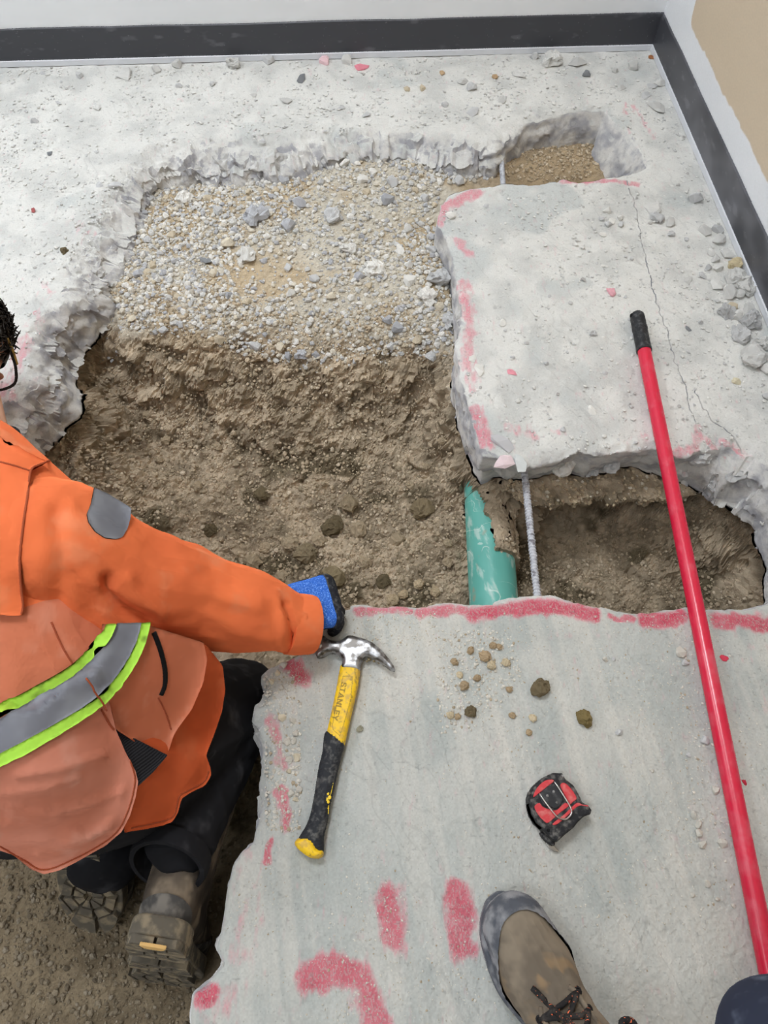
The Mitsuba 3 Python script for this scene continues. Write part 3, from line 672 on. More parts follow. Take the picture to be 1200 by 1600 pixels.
# rubble under the broken back edge
for px, py, r in ((262, 262, 13), (282, 270, 10), (300, 281, 11), (330, 272, 9), (352, 277, 10), (385, 278, 12), (410, 276, 9), (432, 268, 9), (205, 305, 12), (190, 335, 13), (178, 362, 10), (222, 318, 9), (138, 470, 11), (150, 455, 12), (120, 498, 9), (620, 236, 10), (596, 240, 8), (668, 240, 10), (705, 243, 12), (745, 243, 10), (560, 238, 9)):
    p, R = on_ground(px, py, r); rock('rubble_chunk', p, R, (GREY, LIGHT)[RR.randrange(2)], 'block', 'grey chunk of broken concrete lying under the broken edge of the slab', 'rubble', 'rubble under the broken slab edges')
for px, py, r, lab in ((842, 224, 26, 'large chunk cracked off the back edge above the far trench'), (806, 238, 16, 'chunk left of the cracked-off one, beside the far reinforcing bar')):
    p, R = on_ground(px, py + 4, r); rock('rubble_chunk', p + [0, 0, .01], R, GREY, 'rough', lab, 'rubble')
for px, py, r in ((262, 262, 18), (300, 258, 22), (348, 262, 20), (392, 258, 24), (432, 256, 20), (476, 242, 20), (520, 234, 18), (565, 230, 18), (612, 228, 16), (655, 230, 16), (700, 236, 18), (740, 238, 15), (212, 288, 20), (196, 322, 20), (176, 352, 22), (148, 428, 18), (134, 462, 18)):
    rock('rubble_chunk', P(px, py, -.045) + [0, .012, 0], r * depth_at(px, py, -.045) / FOC, (188, 187, 184), 'rough', 'dusty lump of concrete still hanging on the broken back edge of the slab', 'rubble', 'lumps on the broken back edge of the slab', sink=.5)
# broken pieces hanging under the front edge of the standing block
for px, py, r, z in ((884, 742, 22, -.075), (958, 738, 18, -.08), (1068, 728, 18, -.06), (1096, 724, 26, -.04), (1122, 736, 24, -.06), (1152, 744, 28, -.05), (1186, 764, 28, -.07), (1120, 768, 16, -.10), (1203, 812, 26, -.09), (925, 748, 14, -.11)):
    rock('rubble_chunk', P(px, py, z) + [0, .022, 0], r * depth_at(px, py, z) / FOC, (GREY, LIGHT, GREY)[RR.randrange(3)], 'rough', 'rough chunk broken loose under the front edge of the standing block', 'rubble', 'chunks under the front edge of the standing block', sink=.5)
# rubble swept against the right wall
for px, py, r, c, kd, lab in ((1086, 314, 11, GREY, 'block', 'lone grey chunk nearest the corner on the right-hand rubble strip'), (1019, 326, 17, LIGHT, 'flake', 'wide flat chip beside the top of the crack in the standing block'), (1026, 342, 11, GREY, 'rough', None), (1045, 350, 8, LIGHT, 'block', None), (1049, 367, 6, GREY, 'block', None), (1072, 375, 4, GREY, 'block', None),
        (1100, 364, 10, LIGHT, 'block', None), (1120, 362, 9, GREY, 'block', None), (1121, 377, 10, LIGHT, 'block', None), (1136, 398, 13, LIGHT, 'flake', None), (1115, 407, 8, LIGHT, 'block', None), (1122, 421, 8, LIGHT, 'block', None), (1105, 420, 6, GREY, 'block', None), (1110, 396, 7, LIGHT, 'block', None), (1147, 417, 11, (186, 172, 140), 'clod', 'tan crumbly lump against the right baseboard'),
        (1150, 438, 17, LIGHT, 'rough', 'large pale chunk against the right baseboard just below the tan lump'), (1120, 445, 15, LIGHT, 'flake', None), (1168, 454, 15, LIGHT, 'rough', None), (1136, 461, 12, LIGHT, 'block', None), (1152, 462, 9, LIGHT, 'block', None), (1134, 494, 14, GREY, 'rough', None), (1150, 496, 10, LIGHT, 'block', None), (1166, 482, 12, LIGHT, 'flake', None), (1170, 507, 17, GREY, 'rough', None), (1145, 480, 8, TAN, 'block', None),
        (1155, 527, 15, GREY, 'rough', None), (1184, 537, 15, LIGHT, 'rough', None), (1174, 562, 21, LIGHT, 'rough', 'largest pale chunk at the near end of the rubble along the right wall'), (1195, 578, 11, LIGHT, 'block', None), (1150, 598, 7, (204, 196, 170), 'block', 'small tan pebble below the rubble along the right wall'), (1075, 514, 6, DARK, 'flake', None), (1097, 431, 9, GREY, 'flake', None), (1075, 437, 8, LIGHT, 'flake', None), (1198, 620, 8, GREY, 'block', None), (1095, 505, 4, GREY, 'block', None)):
    p, R = on_slab(px, py, r * 1.22); c = (190, 189, 185) if c == LIGHT else (172, 172, 171) if c == GREY else c
    rock('rubble_chunk', p, R, c, kd, lab or 'pale broken concrete piece in the rubble along the right wall', 'rubble', None if lab else 'rubble along the right wall', tilt=.25)
# chips along the back wall and over the back floor
for px, py, r, c, kd, lab in ((835, 91, 7, GREY, 'block', None), (860, 98, 16, LIGHT, 'rough', 'pale chunk by the back baseboard, left of the biggest one'), (900, 98, 18, LIGHT, 'flake', 'biggest pale slab-like chunk by the back baseboard near the corner'), (915, 118, 7, DARK, 'block', None), (990, 105, 10, LIGHT, 'block', None), (962, 112, 6, LIGHT, 'block', None), (810, 117, 12, LIGHT, 'flake', None), (737, 138, 9, GREY, 'block', None),
        (725, 128, 11, LIGHT, 'flake', None), (785, 156, 9, LIGHT, 'flake', None), (740, 176, 11, GREY, 'flake', None), (1017, 135, 9, GREY, 'flake', None), (1030, 133, 8, LIGHT, 'block', None), (1027, 168, 17, LIGHT, 'flake', None), (970, 138, 8, LIGHT, 'flake', None), (1008, 150, 9, GREY, 'flake', None), (367, 103, 12, LIGHT, 'rough', 'pale chunk by the middle of the back baseboard'), (420, 98, 9, GREY, 'block', None),
        (507, 98, 9, (224, 190, 194), 'block', 'pale pinkish chip by the back baseboard'), (565, 105, 11, PINK, 'flake', 'pink painted chip lying near the back baseboard'), (542, 98, 10, LIGHT, 'block', None), (472, 124, 11, DARK, 'flake', None), (195, 118, 15, LIGHT, 'flake', None), (152, 168, 9, LIGHT, 'flake', None), (447, 156, 12, LIGHT, 'flake', None), (395, 148, 7, LIGHT, 'flake', None), (245, 111, 7, LIGHT, 'block', None), (277, 103, 8, LIGHT, 'block', None),
        (67, 115, 5, GREY, 'flake', None), (125, 120, 6, GREY, 'block', None), (280, 136, 5, GREY, 'block', None), (332, 132, 5, GREY, 'block', None), (535, 169, 7, GREY, 'flake', None), (55, 192, 6, GREY, 'block', None), (78, 240, 6, DARK, 'flake', None), (92, 161, 5, GREY, 'flake', None), (155, 290, 7, GREY, 'flake', None), (180, 290, 10, GREY, 'flake', None), (570, 180, 9, GREY, 'flake', None), (410, 220, 5, GREY, 'flake', None), (53, 330, 4, (160, 90, 90), 'block', 'tiny reddish pebble on the dusty floor left of the hole'),
        (101, 394, 6, DAMP, 'clod', None), (695, 165, 6, GREY, 'block', None), (660, 140, 6, TAN, 'block', None), (690, 116, 5, (172, 148, 118), 'block', None), (773, 122, 5, (168, 142, 112), 'block', None), (637, 140, 6, TAN, 'block', None), (1018, 90, 6, (150, 100, 66), 'flake', 'thin brown splinter in the corner of the two baseboards')):
    p, R = on_slab(px, py, r * 1.2); c = (190, 189, 185) if c == LIGHT else c
    rock('concrete_chip', p, R, c, kd, lab or 'small chip of concrete lying on the dusty back floor', 'chip', None if lab else 'chips on the back floor', tilt=.12)
# on the standing block
for px, py, r, c, kd, lab in ((955, 456, 13, (212, 158, 166), 'flake', 'pink painted chip in the middle of the standing block'), (799, 582, 10, (208, 138, 148), 'flake', 'pink painted chip near the lower left of the standing block'), (748, 578, 15, LIGHT, 'flake', 'pale flat flake on the red paint at the left edge of the standing block'), (738, 560, 9, LIGHT, 'flake', None),
        (785, 694, 24, (176, 175, 176), 'flake', 'thick grey flake lifted off the near left corner of the standing block'), (788, 722, 19, (204, 186, 188), 'flake', 'pink-streaked flake at the near left corner of the standing block'), (812, 726, 20, (188, 191, 189), 'flake', 'pale grey flake overlapping the pink-streaked one at the corner of the block'), (704, 338, 9, LIGHT, 'block', 'pale stone on the red paint at the far left corner of the standing block'),
        (927, 524, 7, GREY, 'rough', None), (925, 642, 11, LIGHT, 'flake', None), (947, 331, 9, LIGHT, 'block', None), (957, 346, 9, LIGHT, 'flake', None), (968, 341, 7, LIGHT, 'block', None), (950, 352, 7, GREY, 'block', None), (970, 352, 6, GREY, 'block', None), (940, 343, 6, GREY, 'block', None), (801, 560, 5, GREY, 'block', None), (853, 568, 5, GREY, 'block', None), (880, 672, 6, GREY, 'block', None), (760, 322, 6, GREY, 'flake', None), (780, 326, 6, GREY, 'flake', None), (757, 352, 5, GREY, 'flake', None), (942, 367, 7, LIGHT, 'flake', None), (785, 505, 9, LIGHT, 'flake', None), (1095, 505, 5, GREY, 'flake', None), (945, 583, 6, GREY, 'flake', None)):
    p, R = on_slab(px, py, r); rock('concrete_chip', p, R, c, kd, lab or 'small pale chip lying on the standing block', 'chip', None if lab else 'chips on the standing block', tilt=.12)
# on the front slab
for px, py, r, c, kd, lab in ((842, 1075, 17, DAMP, 'clod', 'brown damp clod of soil, largest on the front slab'), (912, 1124, 15, (112, 98, 64), 'clod', 'olive-brown pointed clod right of the largest clod on the front slab'), (736, 1113, 11, DAMP, 'clod', 'small dark clod left of the others on the front slab'), (562, 1139, 6, (140, 136, 118), 'clod', 'round pebble right of the hammer handle'), (967, 1144, 7, GREY, 'block', 'grey pebble right of the pointed clod on the front slab'),
        (1063, 1019, 10, (186, 182, 172), 'block', 'pale stone left of the red pole near the trench'), (1070, 1036, 7, GREY, 'block', 'grey stone just under the pale one left of the red pole'), (1163, 1222, 6, (176, 50, 66), 'flake', 'red paint flake right of the pole'), (1131, 1027, 8, (196, 66, 84), 'flake', 'thin red paint flake beside the pole near the trench'), (1100, 1157, 9, GREY, 'block', None), (1083, 1273, 7, (186, 182, 172), 'block', None), (1091, 1288, 8, (186, 182, 172), 'block', None), (1091, 1301, 8, (186, 182, 172), 'block', None), (1097, 1320, 8, (186, 182, 172), 'block', None),
        (1128, 1318, 9, (186, 182, 172), 'block', None), (1117, 1234, 8, (186, 182, 172), 'block', None), (1104, 1381, 6, (186, 182, 172), 'block', None), (1082, 1399, 5, (186, 182, 172), 'block', None), (1120, 1405, 5, (186, 182, 172), 'block', None), (1145, 1416, 4, (186, 182, 172), 'block', None), (1075, 1180, 5, GREY, 'block', None), (1019, 1205, 4, (186, 182, 172), 'block', None), (945, 1032, 6, (186, 182, 172), 'block', None), (958, 1030, 4, GREY, 'block', None), (985, 1190, 4, GREY, 'flake', None)):
    p, R = on_slab(px, py, r); rock('pebble' if kd != 'clod' else 'soil_clod', p, R, c, kd, lab or 'small pale pebble on the front slab beside the red pole', 'pebble' if kd != 'clod' else 'clod', None if lab else 'pebbles beside the red pole', tilt=.2)
for px, py, r in ((757, 1026, 11), (780, 1011, 6), (768, 1040, 9), (770, 1010, 7), (790, 1036, 8), (735, 1017, 7), (710, 1035, 7), (745, 1060, 7), (725, 1072, 9), (718, 1055, 6), (703, 1118, 7), (715, 1120, 6), (795, 1078, 6), (800, 1118, 6), (832, 1122, 7), (826, 1145, 6)):
    p, R = on_slab(px, py, r); rock('soil_clod', p, R, ((182, 168, 140), (160, 140, 112))[RR.randrange(2)], 'clod', 'small tan crumb of soil on the front slab between the hammer and the largest clod', 'clod', 'soil crumbs right of the hammer')
for px, py, r in ((441, 1122, 8), (458, 1128, 6), (462, 1146, 6), (449, 1160, 7), (458, 1158, 6), (463, 1184, 8), (452, 1188, 6), (452, 1205, 5), (455, 1240, 7), (468, 1232, 6), (462, 1250, 5), (443, 1040, 7), (434, 1052, 6), (424, 1066, 6), (440, 1075, 5)):
    p, R = on_slab(px, py, r); rock('pebble', p, R, ((196, 186, 164), (186, 182, 172))[RR.randrange(2)], 'block', 'small pale pebble on the broken left edge of the front slab beside the hammer', 'pebble', 'pebbles left of the hammer')
# pebbles bedded in the sub-base under the standing block
ov, of = np.array(OVER.vertices), np.array(OVER.vertex_normals)
rng = np.random.default_rng(131); sel = rng.choice(np.where((of[:, 1] < .3) & (ov[:, 0] > .28) & (ov[:, 1] < .86))[0], 900)
r_ = .0018 + .0062 * rng.random(900) ** 2.2
m_, c_ = scatter(ov[sel] + of[sel] * .001 - np.c_[np.zeros((900, 2)), r_ * .35], r_, pick_cols(900, [((196, 180, 152), 4), ((170, 152, 126), 4), ((206, 198, 182), 2)], 132), 133, (.7, 1))
obj('bedded_pebbles', m_, 'm_gravel', 'ground', color=c_)
labels['ground__bedded_pebbles'] = {'kind': 'stuff'}
# clods in the pit
for px, py, r, c in ((455, 855, 17, CLOD), (478, 868, 20, (128, 115, 92)), (520, 905, 20, (128, 115, 90)), (440, 905, 14, CLOD), (600, 910, 14, DAMP), (520, 825, 20, DAMP), (545, 790, 17, (134, 120, 98)), (660, 800, 20, (124, 110, 86)), (410, 775, 15, DAMP), (570, 880, 13, CLOD), (395, 880, 16, CLOD), (500, 845, 14, CLOD), (620, 845, 14, CLOD), (330, 830, 12, DAMP), (415, 860, 12, CLOD), (560, 830, 16, CLOD),
        (700, 790, 8, CLOD), (690, 690, 8, CLOD), (665, 730, 8, CLOD), (640, 760, 8, CLOD), (700, 880, 10, CLOD), (680, 925, 11, (176, 158, 130)), (655, 915, 10, (176, 158, 130)), (630, 930, 9, (170, 152, 124)), (700, 850, 9, CLOD), (612, 940, 12, (176, 158, 130)), (260, 690, 9, CLOD), (230, 650, 8, CLOD), (285, 660, 7, CLOD), (250, 720, 8, CLOD), (340, 700, 8, CLOD), (310, 760, 9, CLOD)):
    p, R = on_ground(px, py, r); rock('soil_clod', p, R, c, 'clod', 'lump of brown soil lying in the pit', 'clod', 'soil lumps in the pit')

# ------------------------------------------------------------------ solids from an outline: a rounded slab between zb and zt
def pillow(poly, zt, zb, rt, rb=None, step=.002, relief=None):
    rb = rt if rb is None else rb
    if not isinstance(poly, shapely.Polygon): poly = shapely.Polygon(poly).buffer(0)
    if poly.geom_type != 'Polygon': poly = max(poly.geoms, key=lambda g: g.area)
    ring_ = resample(np.array(poly.exterior.coords)[:-1], step)
    pg = shapely.Polygon(ring_).buffer(0)
    if pg.geom_type != 'Polygon': pg = max(pg.geoms, key=lambda g: g.area)
    x0, y0, x1, y1 = pg.bounds
    gx, gy = np.meshgrid(np.arange(x0, x1, step), np.arange(y0, y1, step))
    g = np.c_[gx.ravel() + (np.arange(gx.size) // gx.shape[1] % 2) * step * .5, gy.ravel()]
    g = g[shapely.contains_xy(pg, g[:, 0], g[:, 1])]
    t = cKDTree(resample(ring_, step * .4)); d, _ = t.query(g); g = g[d > step * .45]
    ins = []
    for o in (.12, .35, .65):
        b = pg.buffer(-o * max(rt, 1e-4))
        for q_ in getattr(b, 'geoms', [b]):
            if not q_.is_empty and q_.length > 3 * step and o * rt < step * 1.5: ins.append(resample(np.array(q_.exterior.coords)[:-1], step))
    V = np.vstack([ring_, g] + ins); nr = len(ring_)
    tri = Delaunay(V).simplices; c = V[tri].mean(1)
    tri = tri[shapely.contains_xy(pg, c[:, 0], c[:, 1])]
    a, b, c = V[tri[:, 0]], V[tri[:, 1]], V[tri[:, 2]]
    cr = (b - a)[:, 0] * (c - a)[:, 1] - (b - a)[:, 1] * (c - a)[:, 0]
    tri = tri[np.abs(cr) > 1e-12]; cr = cr[np.abs(cr) > 1e-12]
    tri[cr < 0] = tri[cr < 0][:, ::-1]
    d, _ = t.query(V); d[:nr] = 0
    f = lambda r: r * np.sqrt(np.clip(1 - (1 - np.minimum(d / max(r, 1e-6), 1)) ** 2, 0, 1))
    top, bot = zt - rt + f(rt), zb + rb - f(rb)
    if relief is not None: top = top + relief(V, d)
    vs = np.vstack([np.c_[V, top], np.c_[V, bot]]); n = len(V)
    j = np.arange(nr); k = (j + 1) % nr
    ar = (ring_[:, 0] * np.roll(ring_[:, 1], -1) - np.roll(ring_[:, 0], -1) * ring_[:, 1]).sum()
    s1, s2 = np.stack([j, j + n, k + n], 1), np.stack([j, k + n, k], 1)
    if ar < 0: s1, s2 = s1[:, ::-1], s2[:, ::-1]
    return trimesh.Trimesh(vs, np.vstack([tri, tri[:, ::-1] + n, s1, s2]), process=False)
def PX(pts, z=0.0): return [P(*a, z)[:2] for a in pts]
def curve(pts, n=8, closed=True):
    """smooth closed Catmull-Rom through the points"""
    p = np.asarray(pts, float); out = []
    m = len(p)
    for i in range(m if closed else m - 1):
        if closed: a, b, c, d = p[i - 1], p[i], p[(i + 1) % m], p[(i + 2) % m]
        else: a, b, c, d = p[max(i - 1, 0)], p[i], p[i + 1], p[min(i + 2, m - 1)]
        for t in np.arange(n) / n:
            out.append(.5 * (2 * b + (c - a) * t + (2 * a - 5 * b + 4 * c - d) * t * t + (3 * b - a - 3 * c + d) * t ** 3))
    if not closed: out.append(p[-1])
    return np.array(out)
def lathe(profile, sides=28):
    """profile of (radius, along) turned about z"""
    m = trimesh.creation.revolve(np.array([(max(r, 1e-5), h) for r, h in profile]), sections=sides); return m
def align(m, a, direction, roll=0):
    """put the local z axis of a mesh along direction, its origin at a"""
    d = np.asarray(direction, float); d /= np.linalg.norm(d)
    M = trimesh.geometry.align_vectors([0, 0, 1], d); M[:3, 3] = a
    m = m.copy(); m.apply_transform(M); return m

# ------------------------------------------------------------------ the red pole
def dusty(c, dust=(196, 192, 184), amount=.35, f=60):
    a, b = rgb(*c), rgb(*dust)
    return proc(lambda p, n, uv: mix(mi.Color3f(*a), mi.Color3f(*b), amount * smoothstep(.45, .8, fbm(p.x * f, p.y * f, p.z * f, 4)) * (.4 + .6 * smoothstep(0, .9, n.z))))
bsdf('m_pole', principled(dusty((204, 22, 58), (226, 150, 160), .22, 40), .28, specular=.5, clearcoat=.5, clearcoat_gloss=.8))
bsdf('m_black_plastic', principled(dusty((34, 35, 38), (150, 150, 150), .22, 160), .5, specular=.4))
PZ = .0178
pa_, pb_ = P(1013, 580, PZ), P(1148, 1250, PZ); pd_ = (pb_ - pa_) / np.linalg.norm(pb_ - pa_)
tip = P(990, 489, PZ); tip = pa_ + pd_ * ((tip - pa_) @ pd_)
grip_end = pa_ + pd_ * ((P(1004, 549, PZ) - pa_) @ pd_); gl = np.linalg.norm(grip_end - tip)
pole = thing('pole', 'long red metal pole with a black grip lying across the trench at the right', 'pole')
prof = [(.0, 0), (.008, .0012), (.013, .004), (.0158, .009), (.0164, .016)]
nrib = 22
for i in range(nrib):
    h = .018 + (gl - .03) * i / nrib; st = (gl - .03) / nrib
    prof += [(.0164, h), (.0164, h + st * .55), (.0157, h + st * .7), (.0157, h + st * .9)] if not 7 <= i < 9 else [(.0172, h), (.0172, h + st * .9)]
prof += [(.0168, gl - .010), (.0172, gl - .008), (.0172, gl - .001), (.0160, gl), (.0150, gl), (.0150, gl - .003)]
grip_m = lathe([(.0, 0)] + prof[1:])
obj('grip', align(grip_m, tip, pd_), 'm_black_plastic', pole, smooth=30)
hole_c = tip + pd_ * .012 + np.array([-.0150, .0, .0045])
hm = lathe([(0, 0), (.0040, 0), (.0048, .0012), (.0036, .0022), (0, .0010)], 18)
obj('hanging_hole', align(hm, hole_c, [-.94, -.1, .34]), bsdf('m_hole', principled((8, 8, 9), .9)), pole, smooth=30)
obj('tube', align(lathe([(0, gl - .004), (.0146, gl - .004), (.0146, 1.47), (.0135, 1.475), (0, 1.475)], 36), tip, pd_), 'm_pole', pole, smooth=40)

# ------------------------------------------------------------------ the green drain pipe
def pipe_col(p, n, uv):
    base = mix(lin((112, 184, 172)), lin((84, 160, 148)), fbm(p.x * 12, p.y * 12, p.z * 12, 3))
    scuff = smoothstep(.56, .74, fbm(p.x * 60 + p.y * 20, p.y * 22, p.z * 60, 4))
    along = dr.abs(fbm(p.x * 8 + p.y * 30, p.y * 9 - p.x * 22, 4.0, 2) - .5)
    line = smoothstep(.018, .0, along) * smoothstep(.45, .6, noise(p.x * 14, p.y * 14, 3.0))
    c = mix(base, lin((200, 216, 208)), dr.clip(.55 * scuff + .6 * line, 0, .85))
    mud = smoothstep(.66, .8, fbm(p.x * 34, p.y * 34, p.z * 34, 3)) * .55
    c = mix(c, lin((168, 150, 124)), mud)
    u = p.x - (.1495 + .02 * (p.y - .5))
    ink = smoothstep(.0045, .003, dr.abs(u)) * smoothstep(.45, .55, noise(p.y * 260, 1.0)) * smoothstep(.4, .6, noise(p.y * 700, p.x * 700)) * smoothstep(.66, .64, p.y)
    return mix(c, lin((50, 96, 96)), ink * .45)
bsdf('m_pipe', principled(proc(pipe_col), .38, specular=.45))
PIPE_R, PIPE_Z = .0565, -.292
q0, q1 = P(772, 948, PIPE_Z), P(757, 720, PIPE_Z); pdir = (q1 - q0) / np.linalg.norm(q1 - q0)
w0, w1 = q0 - pdir * .28, q0 + pdir * .62; plen = np.linalg.norm(w1 - w0)
pm = lathe([(PIPE_R - .0042, 0), (PIPE_R, 0), (PIPE_R, plen), (PIPE_R - .0042, plen), (PIPE_R - .0042, 0)], 56)
tag(obj('drain_pipe', align(pm, w0, pdir), 'm_pipe', smooth=40), 'teal green plastic drain pipe half dug out of the soil', 'pipe')

# ------------------------------------------------------------------ reinforcing bars
def rebar_col(p, n, uv):
    return mix(lin((186, 188, 194)), lin((134, 132, 138)), smoothstep(.5, .75, fbm(p.x * 130, p.y * 130, p.z * 130, 4)))
bsdf('m_rebar', principled(proc(rebar_col), .8, specular=.25))
def rebar(a, b, r, label):
    a, b = np.array(a), np.array(b); n = int(np.linalg.norm(b - a) / .0011)
    t = np.linspace(0, 1, n); L = np.linalg.norm(b - a)
    rad = r * (1 + .13 * np.clip(np.sin(t * L / .0072 * 2 * np.pi) * 2.2, -1, 1) + .12 * (meshkit.noise(np.c_[t * L * 90, t * 0, t * 0]) - .5))
    m = tube(a + (b - a) * t[:, None], rad, 12)
    v = np.array(m.vertices); v += np.array(m.vertex_normals) * (nfbm(v, 170, 2, 5) * .0022)[:, None]; m.vertices = v
    return tag(obj('rebar', m, 'm_rebar', smooth=40), label, 'rebar')
ra_, rb_ = P(821, 752, -.068), P(839.5, 932, -.068); rd_ = (rb_ - ra_)
rebar(ra_ - rd_ * .25, rb_ + rd_ * .3, .0072, 'long grey ribbed steel bar bridging the near trench beside the green pipe')
ra_, rb_ = P(782, 230, -.055), P(786, 288, -.055); rd_ = (rb_ - ra_)
rebar(ra_ - rd_ * .35, rb_ + rd_ * .4, .0068, 'short grey ribbed steel bar bridging the far trench behind the standing block')

# ------------------------------------------------------------------ the claw hammer
def yellow_col(p, n, uv):
    g = smoothstep(.48, .66, fbm(p.x * 130, p.y * 130, p.z * 130, 4))
    s = smoothstep(.62, .74, fbm(p.x * 260 + p.y * 90, p.y * 120, p.z * 200, 3))
    return mix(mix(lin((232, 190, 30)), lin((198, 160, 70)), g * .8), lin((110, 92, 60)), s * .55)
def steel_col(p, n, uv):
    return mix(lin((176, 176, 178)), lin((92, 88, 84)), smoothstep(.4, .68, fbm(p.x * 110, p.y * 110, p.z * 110, 4)))
bsdf('m_yellow', principled(proc(yellow_col), .5, specular=.35))
bsdf('m_steel', {'type': 'principled', 'base_color': proc(steel_col), 'roughness': .38, 'metallic': .85, 'specular': .5})
bsdf('m_bright_steel', {'type': 'principled', 'base_color': {'type': 'rgb', 'value': [.62, .61, .59]}, 'roughness': .22, 'metallic': 1.0})
bsdf('m_grip', principled(dusty((40, 42, 46), (150, 148, 142), .35, 120), .72, specular=.25))
HZ = .014
head_o = curve(PX([(494, 997), (500, 994), (508, 996), (514, 1001), (522, 1003), (532, 1003), (542, 996), (549, 995), (562, 998), (580, 1005), (596, 1018), (608, 1032), (616, 1044), (617, 1050), (611, 1049), (600, 1041), (586, 1032), (574, 1027), (567, 1032), (563, 1040), (562, 1049), (548, 1048), (534, 1046), (535, 1034), (531, 1026), (522, 1021), (512, 1022), (504, 1027), (495, 1027), (493, 1012)], HZ))
def pgrow(pts, d): return shapely.Polygon(pts).buffer(0).buffer(d)
hammer = thing('hammer', 'claw hammer with a yellow and black handle lying on the front slab', 'hammer')
head = pillow(head_o, .0285, .0005, .0085, step=.0016)
v = np.array(head.vertices)
poll = np.clip((P(512, 1010, HZ)[0] - v[:, 0]) / .004, 0, 1)
claw = np.clip((v[:, 0] - P(562, 1010, HZ)[0]) / .04, 0, 1)
v[:, 2] = HZ + (v[:, 2] - HZ) * (1 - .30 * claw ** 1.5) + claw * .004
head.vertices = v
obj('head', head, 'm_steel', hammer, smooth=40)
fc = P(494.5, 1012, HZ); fdir = P(494, 1012, HZ) - P(520, 1011.5, HZ); fdir /= np.linalg.norm(fdir)
obj('striking_face', align(lathe([(0, -.012), (.0125, -.012), (.0142, -.009), (.0144, -.003), (.0128, .0006), (0, .0014)], 30), fc + [0, 0, .0012], fdir), 'm_bright_steel', hammer, smooth=35)
yo = PX([(532, 1041), (536, 1039), (560, 1041), (563, 1045), (560, 1070), (553, 1100), (545, 1135), (538, 1166), (530, 1166), (511, 1150), (511, 1144), (517, 1118), (525, 1080)], HZ)
obj('shaft', pillow(yo, .0265, .0015, .009, step=.0018), 'm_yellow', hammer, smooth=40)
# raised border of the shaft's panel
def flat_ring(outer, w, z, h):
    a = shapely.Polygon(outer).buffer(0); r_ = a.difference(a.buffer(-w)); m = trimesh.creation.extrude_polygon(r_, h, engine='earcut'); m.apply_translation([0, 0, z]); return m
bsdf('m_yellow_worn', principled((150, 122, 52), .7))
obj('panel_border', flat_ring(PX([(536, 1056), (551, 1057), (549, 1090), (538, 1130), (531, 1150), (520, 1140), (519, 1133), (527, 1095)], .0265), .0006, .0262, .0008), 'm_yellow_worn', hammer)
tm = meshkit.text_mesh('STANLEY', .0098, .0008, bold=True)
tw = tm.bounds[1][0] - tm.bounds[0][0]; tm.apply_translation([-tm.bounds[0][0], -(tm.bounds[0][1] + tm.bounds[1][1]) / 2, 0])
t0, t1 = P(538, 1066, .0266), P(523, 1126, .0266); td = (t1 - t0); tl = np.linalg.norm(td); td /= tl
tm.apply_scale([tl / tw, .92, 1]); M = np.eye(4); M[:3, 0] = td; M[:3, 1] = [-td[1], td[0], 0]; M[:3, 3] = t0; M[2, 3] = .0263; tm.apply_transform(M)
obj('lettering', tm, 'm_yellow_worn', hammer)
go = curve(PX([(510, 1143), (537, 1160), (534, 1180), (528, 1205), (522, 1235), (515, 1262), (511, 1288), (506, 1308), (505, 1332), (494, 1330), (478, 1318), (466, 1313), (478, 1291), (485, 1273), (490, 1250), (494, 1225), (498, 1200), (504, 1175)], HZ), 5)
gdir = P(497, 1290, 0) - P(522, 1170, 0); gdir /= np.linalg.norm(gdir); gper = np.array([-gdir[1], gdir[0], 0])
def grip_relief(V, d):
    a = V @ gdir[:2]; b = V @ gper[:2]
    rib = np.clip(np.sin((a + .5 * b) / .0050 * 2 * np.pi) * 2, -1, 1)
    edge = np.clip((.0105 - d) / .004, 0, 1) * np.clip(d / .003, 0, 1)
    return .0007 * rib * edge + .0008 * np.clip((d - .0095) / .001, 0, 1)
obj('rubber_grip', pillow(go, .0285, .0002, .0115, step=.0014, relief=grip_relief), 'm_grip', hammer, smooth=40)
bo = curve(PX([(462, 1316), (468, 1310), (481, 1307.5), (491, 1313), (496, 1326), (504, 1329), (504, 1337), (497, 1341), (484, 1339), (472, 1331), (463, 1322)], HZ), 5)
obj('butt_cap', pillow(pgrow(bo, .0006), .0292, .0, .010, step=.0016), 'm_yellow', hammer, smooth=40)
dr_ = [((512, 1240), 3), ((515, 1246), 3.2), ((511, 1249), 2.6), ((513, 1253), 2.6)]
def blob(px, py, r, z):
    c = P(px, py, z); rr = r * .00088; m = trimesh.creation.icosphere(2, 1.0); m.apply_scale([rr, rr * 1.15, .0009]); m.apply_translation(c); return m
obj('paint_drip', cat([blob(a[0], a[1], r, .0272) for a, r in dr_] + [tube([P(516, 1244, .0262), P(519, 1232, .0248), P(521, 1220, .0240)], .0006, 6), tube([P(512, 1264, .0245), P(513.5, 1258, .0250), P(513, 1272, .0240)], .0008, 6)]), bsdf('m_drip', principled((232, 196, 50), .4)), hammer, smooth=True)
# soil caked under the claw
ck = []
for i, (a, b, r) in enumerate(((570, 1026, 4), (577, 1030, 4.5), (585, 1033, 3.6), (592, 1036, 3), (567, 1031, 3.2), (573, 1033, 2.6), (600, 1040, 2.4))):
    m = rock_mesh(900 + i, 20, (1, .8, .8), .1); m.apply_scale(r * .00095); m.apply_translation(P(a, b, .011)); ck.append(m)
obj('caked_soil', cat(ck), bsdf('m_caked', principled((134, 120, 92), .95)), hammer)

